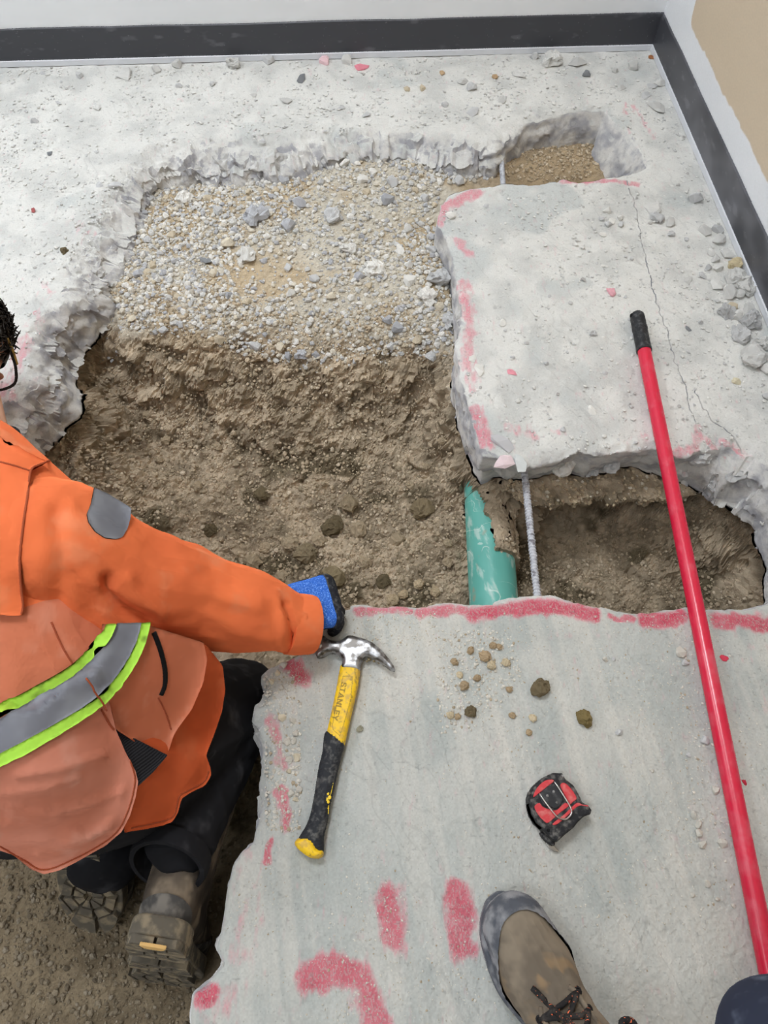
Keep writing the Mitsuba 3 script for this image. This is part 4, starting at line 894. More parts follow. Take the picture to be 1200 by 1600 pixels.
# ------------------------------------------------------------------ the tape measure
def C2(x, y): return (790 + x / 7.5, 1180 + y / 7.5)
TZ = .037
tape = thing('tape_measure', 'red and black tape measure with a wire belt clip lying on the front slab', 'tape measure')
to_ = PX([C2(*a) for a in [(555, 205), (670, 208), (705, 275), (800, 350), (860, 450), (905, 550), (965, 578), (1015, 640), (1000, 690), (925, 715), (860, 775), (800, 850), (700, 930), (610, 1012), (570, 1000), (490, 920), (435, 850), (370, 790), (310, 690), (285, 590), (278, 490), (300, 420), (350, 340), (440, 258)]], TZ)
bsdf('m_tape_black', principled(dusty((36, 36, 38), (150, 146, 140), .45, 170), .7, specular=.25))
bsdf('m_tape_red', principled(dusty((196, 58, 64), (206, 140, 132), .5, 150), .55, specular=.35))
obj('body', pillow(to_, TZ, .0008, .004, .003, step=.0014), 'm_tape_black', tape, smooth=40)
tcen = np.mean(to_, 0)
rim = shapely.Polygon(to_).buffer(-.0055)
def plate(crop_pts, z, h, smooth_n=6, z_at=TZ):
    pg = shapely.Polygon(curve(PX([C2(*a) for a in crop_pts], z_at), smooth_n)).buffer(0)
    return pillow(pg, z + h, z - .001, min(.0009, h), 0.0002, step=.0011)
for pts in ([(325, 492), (345, 420), (400, 345), (470, 295), (545, 285), (562, 310), (480, 375), (400, 440)], [(640, 352), (690, 325), (760, 385), (808, 450), (832, 510), (790, 548), (745, 575), (690, 470)],
            [(338, 600), (395, 560), (440, 605), (530, 640), (600, 640), (665, 580), (705, 560), (742, 592), (620, 690), (500, 792), (440, 765), (375, 690)], [(550, 802), (690, 690), (828, 562), (900, 578), (962, 588), (965, 602), (850, 598), (720, 715), (602, 810)]):
    obj('red_panel', plate(pts, TZ, .0012), 'm_tape_red', tape, smooth=35)
# the red stripe let into the left flank
fl = [C2(*a) for a in [(300, 560), (312, 640), (345, 720), (400, 790), (445, 840)]]
wall = np.array(PX(fl, TZ)); wc = resample(wall, .0012, closed=False)
tt = np.gradient(wc, axis=0); tt /= np.linalg.norm(tt, axis=1, keepdims=True); nn = np.c_[tt[:, 1], -tt[:, 0]]
if ((wc.mean(0) - tcen) @ nn.mean(0)) < 0: nn = -nn
sv = []
for off, z in ((.0024, .012), (.0032, .014), (.0032, .027), (.0016, .0325), (-.002, .0345), (-.002, .012)):
    sv.append(np.c_[wc + nn * off, np.full(len(wc), z)])
nw = len(wc); sf = []
for r_ in range(6):
    for i in range(nw - 1):
        a, b = r_ * nw + i, ((r_ + 1) % 6) * nw + i; sf += [(a, b, b + 1), (a, b + 1, a + 1)]
sm = trimesh.Trimesh(np.vstack(sv), sf, process=False); sm.fix_normals()
obj('red_flank', sm, 'm_tape_red', tape, smooth=35)
obj('clip_plate', plate([(395, 452), (560, 338), (612, 395), (665, 470), (668, 540), (595, 625), (525, 608), (445, 590), (395, 500)], TZ + .001, .0016, 2), 'm_black_plastic', tape, smooth=35)
for a in ((490, 475), (563, 428), (600, 552)):
    obj('clip_screw', align(lathe([(0, 0), (.0021, 0), (.0019, .0007), (.0009, .0008), (.0008, .0003), (0, .0003)], 16), P(*C2(*a), TZ + .0026), [0, 0, 1]), 'm_steel', tape, smooth=30)
wire = [P(*C2(*a), z) for a, z in (((398, 452), .0385), ((415, 478), .0410), ((470, 555), .0425), ((560, 672), .0425), ((610, 725), .0420), ((655, 748), .0415), ((702, 752), .0415), ((745, 722), .0415), ((772, 680), .0415), ((770, 640), .0415), ((745, 580), .0420), ((690, 490), .0425), ((610, 365), .0415), ((570, 312), .0390))]
obj('belt_clip', tube(curve(wire, 5, closed=False), .00125, 10), 'm_bright_steel', tape, smooth=True)
for a in ((660, 243), (955, 618), (500, 880), (275, 445)):
    obj('corner_screw', align(lathe([(0, 0), (.0026, 0), (.0024, .0008), (.0012, .0009), (.0011, .0004), (0, .0004)], 16), P(*C2(*a), TZ - .0004), [0, 0, 1]), 'm_steel' if a != (500, 880) else 'm_hole', tape, smooth=30)
hk = PX([C2(*a) for a in [(468, 985), (500, 1000), (560, 1045), (610, 1100), (634, 1128), (622, 1136), (585, 1132), (530, 1100), (488, 1040)]], .012)
hook = pillow(curve(hk, 4), .0022, .0005, .0008, step=.001)
hv = np.array(hook.vertices); hv[:, 2] += .004 + .10 * (hv[:, 1] - hv[:, 1].min()); hook.vertices = hv
obj('end_hook', hook, 'm_bright_steel', tape, smooth=35)
bl = [P(*C2(430, 930), .016), P(*C2(500, 1010), .013), P(*C2(560, 1060), .011)]
mth = pillow(curve(PX([C2(*a) for a in [(405, 905), (470, 930), (560, 1010), (575, 1050), (540, 1060), (470, 1010), (420, 950)]], .014), 4), .018, .004, .002, step=.0012)
obj('blade_mouth', mth, 'm_tape_black', tape, smooth=35)

# ------------------------------------------------------------------ work boots
def smooth_man(men, edge, it=12, lamb=.55):
    m = men[0]
    for k in men[1:]: m = m + k
    t = to_tm(m.refine_to_length(edge))
    trimesh.smoothing.filter_taubin(t, lamb=lamb, nu=lamb + .03, iterations=it)
    return t
def ell(c, r, n=24): return m3.Manifold.sphere(1.0, n).scale([float(x) for x in r]).translate([float(x) for x in c])
def hull(*a): return m3.Manifold.batch_hull(list(a))
def cut(m, origin, normal): return trimesh.intersections.slice_mesh_plane(m, np.asarray(normal, float), np.asarray(origin, float))
def shell(m, off):
    v = np.array(m.vertices); n = np.array(m.vertex_normals)
    return trimesh.Trimesh(v + n * off, m.faces, process=False)
def boot_parts(side_, laces=True, seed=1):
    """boot with its heel at the origin, toe along +x, sole on z = 0; side_ = +1 bends the toe to +y"""
    s = side_
    toe, ball, inst = ell((.250, .006 * s, .054), (.042, .043, .034)), ell((.195, .002 * s, .056), (.05, .052, .037)), ell((.128, 0, .070), (.04, .044, .052))
    heel, ank, shaft = ell((.044, 0, .062), (.041, .037, .045)), ell((.066, 0, .135), (.060, .046, .03)), ell((.062, 0, .215), (.066, .052, .006))
    up = smooth_man([hull(toe, ball), hull(ball, inst), hull(inst, heel), hull(inst, ank, heel), hull(ank, shaft)], .0045, 10)
    v = np.array(up.vertices); n = np.array(up.vertex_normals)
    cr = np.zeros(len(v))
    for x0, w, a, sk in ((.165, .006, .0035, .5), (.150, .006, .003, .2), (.180, .005, .002, .8), (.085, .006, .003, -.3), (.10, .007, .0025, .3)):
        cr -= a * np.exp(-((v[:, 0] - x0 - sk * .3 * v[:, 1] + .004 * np.sin(v[:, 1] * 160)) / w) ** 2) * np.clip((v[:, 2] - .05) / .03, 0, 1)
    up.vertices = v + n * (cr + nfbm(v, 28, 3, seed) * .004)[:, None]
    P_ = {'upper': up}
    out = curve([(-.004, 0), (.004, -.030), (.04, -.041), (.09, -.038), (.14, -.044), (.19, -.056 + .001 * s), (.235, -.051 + .002 * s), (.272, -.037 + .004 * s), (.293, -.015 + .006 * s), (.297, .002 + .007 * s), (.292, .019 + .007 * s), (.270, .040 + .005 * s), (.235, .052 + .003 * s), (.19, .056 + .001 * s), (.14, .045), (.09, .038), (.04, .041), (.004, .030)], 5)
    sole = [pillow(out, .034, .010, .005, .003, step=.004)]
    pg = shapely.Polygon(out).buffer(-.002)
    def lug(poly, z1=.012, z0=.0):
        q_ = shapely.Polygon(poly).intersection(pg)
        for g_ in getattr(q_, 'geoms', [q_]):
            if g_.geom_type == 'Polygon' and g_.area > 1e-5:
                e = trimesh.creation.extrude_polygon(g_, z1 - z0, engine='earcut'); e.apply_translation([0, 0, z0]); sole.append(e)
    for k in range(5):                                             # heel bars, in two or three blocks each
        x = .004 + k * .0155
        for y0, y1 in (((-.05, -.017), (-.014, .014), (.017, .05)) if k % 2 else ((-.05, -.002), (.002, .05))): lug([(x, y0), (x + .0125, y0), (x + .0125, y1), (x, y1)])
    for k in range(4):
        x = .112 + k * .012
        for y0, y1 in (((-.06, -.018), (-.015, .015), (.018, .06)) if k % 2 else ((-.06, -.001), (.002, .06))): lug([(x, y0), (x + .009, y0), (x + .009, y1), (x, y1)])
    c0 = (.208, 0)                                                 # the star under the ball of the foot
    for k in range(8):
        a0, a1 = k * math.pi / 4 + .10, (k + 1) * math.pi / 4 - .10
        lug([(c0[0] + r * math.cos(a), c0[1] + r * math.sin(a)) for r, a in ((.009, a0), (.026, a0), (.026, a1), (.009, a1))])
        lug([(c0[0] + r * math.cos(a), c0[1] + r * math.sin(a)) for r, a in ((.031, a0 - .04), (.047, a0), (.047, a1), (.031, a1 + .04))])
        if abs(a0) < 1.3 or a0 > 5: lug([(c0[0] + r * math.cos(a), c0[1] + r * math.sin(a)) for r, a in ((.052, a0 - .05), (.085, a0), (.085, a1), (.052, a1 + .05))])
    P_['sole'] = cat(sole)
    # rubber toe cap and rand, low along the sides, and the heel counter
    band = cut(cut(up, (.262, 0, .082), (.36, 0, -1)), (.10, 0, 0), (1, 0, 0))
    P_['toe_cap'] = shell(band, .0032)
    P_['heel_cup'] = shell(cut(cut(up, (0, 0, .062), (-.5, 0, -1)), (.085, 0, 0), (-1, 0, 0)), .003)
    return P_
def toe_lines(v):
    return .0006 * np.sin(v[:, 2] * 2 * np.pi / .0042)
bsdf('m_leather', bump(principled(proc(lambda p, n, uv: mix(mix(lin((132, 120, 104)), lin((104, 94, 82)), smoothstep(.35, .7, fbm(p.x * 30, p.y * 30, p.z * 30, 4))), lin((150, 124, 92)), smoothstep(.56, .74, fbm(p.x * 44 + p.y * 20, p.y * 44, p.z * 20, 3)) * .6)), .85, specular=.2), lambda p, n, uv: fbm(p.x * 220, p.y * 220, p.z * 220, 3), .0012))
bsdf('m_rubber', bump(principled(proc(lambda p, n, uv: mix(lin((78, 81, 88)), lin((150, 150, 152)), smoothstep(.38, .72, fbm(p.x * 55, p.y * 55, p.z * 55, 4)) * .75)), .7, specular=.3), lambda p, n, uv: fbm(p.x * 130, p.y * 130, p.z * 130, 3), .0015))
bsdf('m_sole', bump(principled(proc(lambda p, n, uv: mix(lin((92, 86, 76)), lin((132, 120, 100)), smoothstep(.4, .7, fbm(p.x * 70, p.y * 70, p.z * 70, 4)))), .9, specular=.2), soil_bump, .0012))
def lace_col(p, n, uv):
    k = smoothstep(.78, .84, noise(p.x * 420, p.y * 420, p.z * 420))
    return mix(mix(lin((38, 36, 36)), lin((92, 86, 80)), smoothstep(.5, .8, fbm(p.x * 60, p.y * 60, p.z * 60, 3)) * .5), lin((236, 120, 84)), k)
bsdf('m_lace', principled(proc(lace_col), .8, specular=.2))
def frame(origin, xdir, zdir, scale=1.0):
    x = np.array(xdir, float); x /= np.linalg.norm(x); z = np.array(zdir, float); z -= x * (z @ x); z /= np.linalg.norm(z)
    M = np.eye(4); M[:3, 0], M[:3, 1], M[:3, 2] = x * scale, np.cross(z, x) * scale, z * scale; M[:3, 3] = origin; return M
def moved(m, M):
    m = m.copy(); m.apply_transform(M); return m

# ------------------------------------------------------------------ the second person: only a boot and a knee in view
fabric = lambda p, n, uv: .5 + .25 * dr.sin(p.x * 5200) * dr.sin(p.y * 5200 + p.z * 5200) + .6 * fbm(p.x * 60, p.y * 60, p.z * 60, 3)
bsdf('m_navy', bump(principled(proc(lambda p, n, uv: mix(lin((46, 50, 64)), lin((84, 90, 104)), smoothstep(.58, .8, fbm(p.x * 40, p.y * 40, p.z * 40, 4)))), .9, specular=.1, sheen=.3), fabric, .0008))
ph = thing('person', 'standing person in navy work trousers and brown laced work boots, cut off by the frame', 'person')
toe_pt = np.array([*P(764, 1404, .0)[:2], 0.0]); bx = np.array([-.50, .866, 0]); bo_ = toe_pt - bx * .302
BL = frame(bo_, bx, (0, 0, 1), 1.03)
br_dir = np.array([.12, .99, 0]); bro = np.array([.50, -.62, 0.0])
BR = frame(bro, br_dir, (0, 0, 1), 1.03)
hipL, hipR, kneeL, kneeR = np.array([.31, -.55, .88]), np.array([.49, -.58, .88]), np.array([.315, -.30, .47]), np.array([*P(1236, 1652, .43)[:2], .43])
aL, aR = (BL @ [.062, 0, .17, 1])[:3], (BR @ [.062, 0, .17, 1])[:3]
tr = smooth_man(hull_chain([hipL, kneeL, aL + (kneeL - aL) * .35, aL + [0, -.02, .06]], [.098, .070, .062, .060]) + hull_chain([hipR, kneeR, aR + (kneeR - aR) * .35, aR - [0, 0, .02]], [.098, .064, .066, .072]) + hull_chain([hipL, hipR, (hipL + hipR) / 2 + [0, -.01, .14]], [.11, .11, .13]), .012, 10)
v = np.array(tr.vertices); tr.vertices = v + np.array(tr.vertex_normals) * (nfbm(v * [1, 1, .45], 14, 3, 7) * .012)[:, None]
obj('trousers', tr, 'm_navy', ph, smooth=True)
for side_, M in ((-1, BL), (1, BR)):
    bp = boot_parts(side_, seed=3)
    b_ = obj('boot', moved(bp['upper'], M), 'm_leather', ph, smooth=True)
    obj('sole', moved(bp['sole'], M), 'm_rubber', b_, smooth=35)
    tc = bp['toe_cap']; tv = np.array(tc.vertices); tc.vertices = tv + np.array(tc.vertex_normals) * (toe_lines(tv) * np.clip((tv[:, 2] - .05) / .01, 0, 1))[:, None]
    obj('toe_cap', moved(tc, M), 'm_rubber', b_, smooth=True)
    obj('heel_cup', moved(bp['heel_cup'], M), 'm_rubber', b_, smooth=True)
    # lacing: eyelets in two rows up the throat, laces across, a loose bow
    import itertools
    up = bp['upper']
    def on_top(x, y, off):
        loc, _, _ = up.ray.intersects_location([[x, y, .5]], [[0, 0, -1]])
        z = loc[:, 2].max() if len(loc) else .1
        return np.array([x, y, z + off])
    rows = [(.158, .024), (.138, .023), (.119, .022), (.102, .021)]
    # tongue edges (facings) as low ridges
    for sg in (-1, 1):
        obj('facing', moved(tube([on_top(x, sg * (y + .004 + .01 * max(0, (.150 - x))), .000) for x, y in [(.168, .018), (.160, .022)] + rows[1:] + [(.09, .022)]], .0036, 10), M), 'm_leather', b_, smooth=True)
        for x, y in rows:
            obj('eyelet', moved(align(trimesh.creation.torus(.0042, .0015, 14, 8), on_top(x, sg * (y + .006), .0020), [0, sg * .5, 1]), M), 'm_lace', b_, smooth=True)
    for i, (x, y) in enumerate(rows):
        x2, y2 = rows[min(i + 1, 3)]
        for sg in ((-1, 1) if i else (0,)):
            if sg == 0: pts = [on_top(x, -y - .006, .002)] + [on_top(x + .002, t * y, .0052) for t in (-.7, -.3, 0, .3, .7)] + [on_top(x, y + .006, .002)]
            else:
                xp, yp = rows[i - 1]; pts = [on_top(xp, -sg * (yp + .006), .002)] + [on_top(xp + (x - xp) * t, sg * (-yp + (y + yp) * t), .0062 + .002 * (sg > 0)) for t in (.15, .35, .5, .65, .85)] + [on_top(x, sg * (y + .006), .002)]
            lm = tube(curve(pts, 5, closed=False), .0034, 10)
            obj('lace', moved(lm, M), 'm_lace', b_, smooth=True)
    k0 = on_top(.100, 0, .012)
    for pts in ([k0, k0 + [.022, .018, .010], k0 + [.046, .030, .008], k0 + [.040, .044, .003], k0 + [.016, .030, .006], k0], [k0, k0 + [.018, -.020, .010], k0 + [.040, -.034, .006], k0 + [.030, -.046, .002], k0 + [.010, -.026, .006], k0],
                [k0, k0 + [.020, .004, .008], k0 + [.044, .006, .004], on_top(.160, .010, .006), on_top(.178, .015, .005), on_top(.190, .019, .004)], [k0, k0 + [.012, -.010, .010], k0 + [.02, -.030, .002], k0 + [.008, -.05, -.004]]):
        obj('lace', moved(tube(curve(pts, 6, closed=False), .0036, 10), M), 'm_lace', b_, smooth=True)
    obj('knot', moved(align(trimesh.creation.torus(.0045, .0042, 16, 10), k0 - [0, 0, .001], [.5, 0, 1]), M), 'm_lace', b_, smooth=True)

# ------------------------------------------------------------------ the kneeling worker
def orange(a, b, c):
    return proc(lambda p, n, uv: mix(mix(lin(a), lin(b), smoothstep(.35, .68, fbm(p.x * 9, p.y * 9, p.z * 9, 4))), lin(c), smoothstep(.56, .8, fbm(p.x * 26, p.y * 26, p.z * 26, 4)) * .5))
weave = lambda p, n, uv: .5 * noise(p.x * 900, p.y * 900, p.z * 900) + .7 * fbm(p.x * 130, p.y * 130, p.z * 130, 3)
bsdf('m_orange', bump(principled(orange((226, 116, 70), (212, 106, 64), (220, 138, 100)), .92, specular=.08, sheen=.25), weave, .0011))
bsdf('m_orange_faded', bump(principled(orange((206, 122, 92), (192, 110, 80), (212, 146, 122)), .92, specular=.08, sheen=.25), weave, .0011))
bsdf('m_orange_inner', bump(principled(orange((196, 92, 54), (184, 84, 48), (192, 104, 68)), .92, specular=.08), weave, .0011), two=True)
bsdf('m_seam', principled((150, 72, 44), .95))
bsdf('m_grey_tape', bump(principled(proc(lambda p, n, uv: mix(lin((126, 128, 134)), lin((104, 105, 112)), smoothstep(.35, .7, fbm(p.x * 22, p.y * 22, p.z * 22, 3)))), .6, specular=.35), weave, .0005))
bsdf('m_lime', bump(principled(proc(lambda p, n, uv: mix(lin((162, 212, 72)), lin((96, 126, 40)), smoothstep(.56, .74, fbm(p.x * 34, p.y * 34, p.z * 34, 4)) * .8)), .75, specular=.2), weave, .0008))
bsdf('m_black_cloth', bump(principled(proc(lambda p, n, uv: mix(lin((27, 27, 30)), lin((88, 88, 92)), smoothstep(.55, .84, fbm(p.x * 24, p.y * 24, p.z * 24, 4)) * .42)), .85, specular=.15, sheen=.2), weave, .0009))
bsdf('m_skin', principled((206, 158, 132), .55, specular=.35))
def glove_col(p, n, uv):
    k = noise(p.x * 700 + p.y * 300, p.y * 900, p.z * 700)
    return mix(lin((50, 98, 190)), lin((110, 156, 226)), smoothstep(.45, .85, k))
bsdf('m_glove', bump(principled(proc(glove_col), .9, specular=.1), lambda p, n, uv: noise(p.x * 800, p.y * 800, p.z * 800), .0012))
bsdf('m_coating', principled(dusty((34, 36, 42), (128, 128, 126), .5, 180), .8, specular=.2))
bsdf('m_hair', principled((40, 34, 30), .5, specular=.4))

W = thing('person', 'kneeling worker in a faded orange hi-vis jacket and black trousers, leaning on the front slab', 'person')
JS = dict(sh=P(82, 858, .32), el=P(292, 930, .17), wr=P(448, 972, .085), hip=P(200, 1190, .07), kn=P(376, 1095, -.17), an=P(284, 1302, .0), hipl=P(40, 1210, .07), knl=P(90, 1010, -.17), anl=P(165, 1330, -.10),
          nk=P(-42, 735, .33), hd=P(-63, 545, .21), ch=P(-12, 895, .27), wa=P(65, 1045, .20), pv=P(125, 1180, .13), shl=P(-170, 830, .30), ell=P(-290, 760, .12), wrl=P(-235, 640, .07))
CROWN = np.array([-.10, .90, -.25]); CROWN /= np.linalg.norm(CROWN)
FACE = np.array([-.10, -.15, -.98]); FACE -= CROWN * (FACE @ CROWN); FACE /= np.linalg.norm(FACE)
EARD = np.cross(FACE, CROWN); EARD = EARD if EARD[0] > 0 else -EARD
HM = np.eye(4); HM[:3, 0], HM[:3, 1], HM[:3, 2] = EARD, FACE, CROWN; HM[:3, 3] = JS['hd']            # head: x to the right ear, y to the face, z to the crown
def he(c, r): return ell((0, 0, 0), r).transform(np.hstack([HM[:3, :3], (HM @ [*c, 1])[:3, None]]))
headm = [hull(he((0, -.012, .025), (.074, .092, .085)), he((0, .035, -.05), (.052, .055, .05))), hull(he((0, .055, -.085), (.026, .022, .018)), he((0, .03, -.04), (.058, .055, .05))),
         hull(he((0, .086, .0), (.010, .012, .014)), he((0, .098, -.030), (.014, .013, .010))), he((.026, .083, -.066), (.012, .008, .006)), hull(he((-.022, .082, -.064), (.008, .010, .007)), he((.022, .082, -.064), (.008, .010, .007))),
         he((.030, .074, .020), (.022, .012, .007)), he((-.030, .074, .020), (.022, .012, .007)), hull(he((.074, -.010, .012), (.008, .018, .018)), he((.072, -.006, -.022), (.006, .010, .012))), hull(he((-.074, -.010, .012), (.008, .018, .018)), he((-.072, -.006, -.022), (.006, .010, .012)))]
core = headm + hull_chain([(HM @ [0, -.02, -.03, 1])[:3], JS['nk'], JS['ch'], JS['wa'], JS['pv']], [.062, .060, .12, .11, .12]) + hull_chain([JS['sh'], JS['el'], JS['wr']], [.055, .042, .030]) + hull_chain([JS['ch'], JS['sh']], [.09, .06]) + \
       hull_chain([JS['shl'], JS['ell'], JS['wrl']], [.055, .042, .030]) + hull_chain([JS['ch'], JS['shl']], [.09, .06]) + hull_chain([JS['hip'], JS['kn'], JS['an']], [.085, .055, .04]) + hull_chain([JS['hipl'], JS['knl'], JS['anl']], [.085, .055, .04])
obj('body', smooth_man(core, .012, 6), 'm_skin', W, smooth=True)
for sx in (-1, 1):
    obj('eye', moved(trimesh.creation.icosphere(2, .0115), HM @ trimesh.transformations.translation_matrix([sx * .031, .075, .004])), bsdf('m_eye', principled((226, 222, 216), .2)), W, smooth=True)
# hair: a cap of locks lying back from the crown
cap = cut(cut(smooth_man([he((0, -.016, .028), (.083, .100, .092))], .008, 2), (HM @ [0, .05, .02, 1])[:3], -HM[:3, 1] * .75 + HM[:3, 2] * .9), (HM @ [0, 0, -.06, 1])[:3], HM[:3, 2])
rng = np.random.default_rng(5); locks = [cap]
for i in range(620):
    a, b = rng.uniform(-.4, math.pi + .4), rng.uniform(-.55, 1.35)
    if rng.random() < .45: a = rng.uniform(-.5, .6)                  # thicker on the visible right side
    d = np.array([math.cos(a) * math.cos(b), -math.sin(a) * math.cos(b), math.sin(b)])
    p0 = np.array([0, -.016, .028]) + d * [.080, .098, .090]
    flow = np.array([.25 * d[0], -.55 + rng.normal(0, .35), -.75 + rng.normal(0, .3)]); flow -= d * (flow @ d) * .8; flow /= np.linalg.norm(flow)
    L = rng.uniform(.028, .06); cl = rng.normal(0, .25, 3)
    pts = [p0 + d * .001, p0 + flow * L * .4 + d * .004, p0 + flow * L * .75 + d * (.004 + .003 * rng.random()) + cl * .004, p0 + flow * L + d * (.001 + .007 * rng.random()) + cl * .010]
    pts = [(HM @ [*q_, 1])[:3] for q_ in pts]
    locks.append(tube(curve(pts, 3, closed=False), np.linspace(.0030, .0006, 10), 5))
obj('hair', cat(locks), 'm_hair', W, smooth=True)
gl_ = obj('safety_glasses', tube(curve([(HM @ [*q_, 1])[:3] for q_ in ((.082, -.020, .012), (.083, .012, .015), (.082, .05, .016), (.070, .088, .014), (.035, .104, .012), (0, .106, .016), (-.035, .104, .012), (-.070, .088, .014), (-.083, .012, .015))], 5, closed=False), .0028, 8), 'm_black_plastic', W, smooth=True)
obj('temple_band', tube(curve([(HM @ [*q_, 1])[:3] for q_ in ((.0850, -.016, .0145), (.0860, .012, .0175), (.0850, .045, .0185))], 5, closed=False), .0030, 8), bsdf('m_tan_frame', principled((188, 158, 92), .45)), gl_, smooth=True)
for sx in (-1, 1):
    lens = he((0, 0, 0), (.001, .001, .001))
    obj('lens', moved(box((.052, .0022, .036), (sx * .034, .104, -.002), .001), HM), bsdf('m_lens', {'type': 'thindielectric', 'int_ior': 1.5}), gl_)

# trousers
def wrinkle(m, f, amp, seed, stretch=(1, 1, 1), folds=()):
    v = np.array(m.vertices); n = np.array(m.vertex_normals)
    d = nfbm(v * stretch, f, 3, seed) * amp
    if folds:
        a = (v[:, 1] * CP - (v[:, 2] - HC) * SP); sx_ = 600 + FOC * v[:, 0] / a; sy_ = 800 - FOC * (v[:, 1] * SP + (v[:, 2] - HC) * CP) / a
        facing = np.clip(((np.array([0, 0, HC]) - v) * n).sum(1) / .5, 0, 1)
        for pts, w, h in folds:                                         # folds, given where they were seen on the cloth
            q_ = shapely.LineString(pts); dist = shapely.distance(q_, shapely.points(sx_, sy_)); d = d + h * np.exp(-(dist / w) ** 2) * facing
    m.vertices = v + n * d[:, None]; return m
def chain(keys, rad): return hull_chain([JS[k] for k in keys], rad)
JS['sh_mid'] = JS['kn'] * .45 + JS['an'] * .55; JS['hem'] = JS['an']
JS['seat'] = P(130, 1215, .08)
trm = smooth_man(chain(['pv', 'hip', 'kn'], [.14, .118, .082]) + chain(['kn', 'sh_mid', 'hem'], [.082, .070, .058]) + chain(['pv', 'hipl', 'knl'], [.14, .118, .082]) + chain(['knl', 'anl'], [.082, .064]), .007, 8)
trm = wrinkle(trm, 16, .016, 51, (1, .6, 1), (([(240, 1330), (300, 1315), (350, 1330)], 7, .006), ([(240, 1365), (290, 1352), (330, 1372)], 6, .005), ([(330, 1210), (350, 1260), (352, 1330)], 6, .004), ([(320, 1180), (370, 1150), (410, 1130)], 7, .006), ([(330, 1220), (380, 1190), (408, 1180)], 7, -.005)))
tz = obj('trousers', trm, 'm_black_cloth', W, smooth=True)
ax = JS['an'] - JS['kn']; ax /= np.linalg.norm(ax)
obj('trouser_hem', align(lathe([(.050, -.020), (.060, -.020), (.0615, -.010), (.0610, .002), (.059, .008), (.052, .008), (.050, -.020)], 32), JS['hem'] + ax * .052, ax), 'm_black_cloth', tz, smooth=40)

# boots of the worker
def shaft_dir(a, b): d = b - a; return d / np.linalg.norm(d)
zR = shaft_dir(JS['an'], JS['kn']) + np.array([-.05, .15, .05]); xR = np.array([-.17, -.27, -.95])
heelR = P(240, 1478, .055)
FR = frame(heelR, xR, zR, 1.13); FR[:3, 3] -= FR[:3, 0] * .004
zL, xL = np.array([.10, .72, -.66]), np.array([.10, -.66, -.75])
toeL = P(158, 1462, -.17)
FL = frame(toeL - .296 * xL / np.linalg.norm(xL), xL, zL, 1.0)
bsdf('m_boot_dark', bump(principled(proc(lambda p, n, uv: mix(mix(lin((84, 74, 64)), lin((58, 51, 45)), smoothstep(.35, .7, fbm(p.x * 30, p.y * 30, p.z * 30, 4))), lin((148, 132, 112)), smoothstep(.5, .75, fbm(p.x * 24, p.y * 24, p.z * 24, 4)) * .7)), .8, specular=.25), lambda p, n, uv: fbm(p.x * 200, p.y * 200, p.z * 200, 3), .0012))
bsdf('m_rubber_dark', bump(principled(proc(lambda p, n, uv: mix(lin((70, 68, 66)), lin((124, 118, 110)), smoothstep(.42, .74, fbm(p.x * 55, p.y * 55, p.z * 55, 4)) * .8)), .75, specular=.25), soil_bump, .0012))
for side_, M in ((-1, FR), (1, FL)):
    bp = boot_parts(side_, seed=9)
    b_ = obj('boot', moved(bp['upper'], M), 'm_boot_dark', W, smooth=True)
    obj('sole', moved(bp['sole'], M), 'm_sole', b_, smooth=35)
    obj('toe_cap', moved(bp['toe_cap'], M), 'm_rubber_dark', b_, smooth=True)
    obj('heel_cup', moved(bp['heel_cup'], M), 'm_rubber_dark', b_, smooth=True)
    if M is FR:
        obj('heel_emblem', moved(pillow(curve([(-.004, -.014), (-.001, -.016), (.008, -.012), (.010, 0), (.008, .012), (-.001, .016), (-.004, .014)], 4), .001, -.0035, .001, step=.0015), M), bsdf('m_emblem', principled((202, 164, 104), .8)), b_, smooth=35)
        for sg in (-1, 1):
            obj('seam', moved(tube([(.0 + .004 * t, sg * .010 + 0 * t, .11 + .1 * t) for t in ()] or [(.004, sg * .012, .10), (.0035, sg * .012, .15), (.002, sg * .013, .20)], .0016, 8), M), 'm_boot_dark', b_, smooth=True)

# jacket
TORSO = chain(['nk', 'ch', 'wa', 'pv'], [.085, .155, .150, .118]) + chain(['sh', 'ch', 'shl'], [.088, .155, .105]) + chain(['nk', 'sh'], [.085, .088]) + chain(['nk', 'shl'], [.085, .10])
JS['el2'] = JS['el'] * .5 + JS['wr'] * .5
JS['up'] = JS['sh'] * .5 + JS['el'] * .5 + [0, -.018, 0]
SLEEVE = chain(['sh', 'up', 'el', 'el2', 'wr'], [.103, .093, .082, .070, .053])
SLEEVEL = chain(['shl', 'ell', 'wrl'], [.105, .070, .050])
torso = smooth_man(TORSO, .009, 10)
sleeve = smooth_man(SLEEVE, .007, 8)
S_FOLDS = (([(168, 905), (172, 930), (195, 955), (235, 972)], 9, -.016), ([(200, 905), (215, 930), (250, 960)], 12, .008), ([(445, 945), (455, 970), (462, 1000), (465, 1025)], 5, -.010), ([(430, 930), (440, 960), (440, 1030)], 8, .006), ([(480, 962), (478, 990), (470, 1012)], 5, .005), ([(330, 960), (380, 990), (420, 1000)], 12, .006), ([(290, 900), (340, 935), (400, 950)], 12, .006), ([(90, 800), (100, 880), (90, 950)], 16, -.008), ([(240, 850), (300, 900), (360, 915)], 14, -.005), ([(120, 900), (150, 950)], 12, -.006))
sleeve = wrinkle(wrinkle(sleeve, 11, .016, 61, (1, 1, 1), S_FOLDS), 30, .006, 64, (.6, 1, 1))
torso = wrinkle(wrinkle(torso, 28, .006, 65, (1, .7, 1)), 9, .014, 62, (1, 1, 1), (([(0, 735), (40, 730), (70, 726)], 8, .004),))
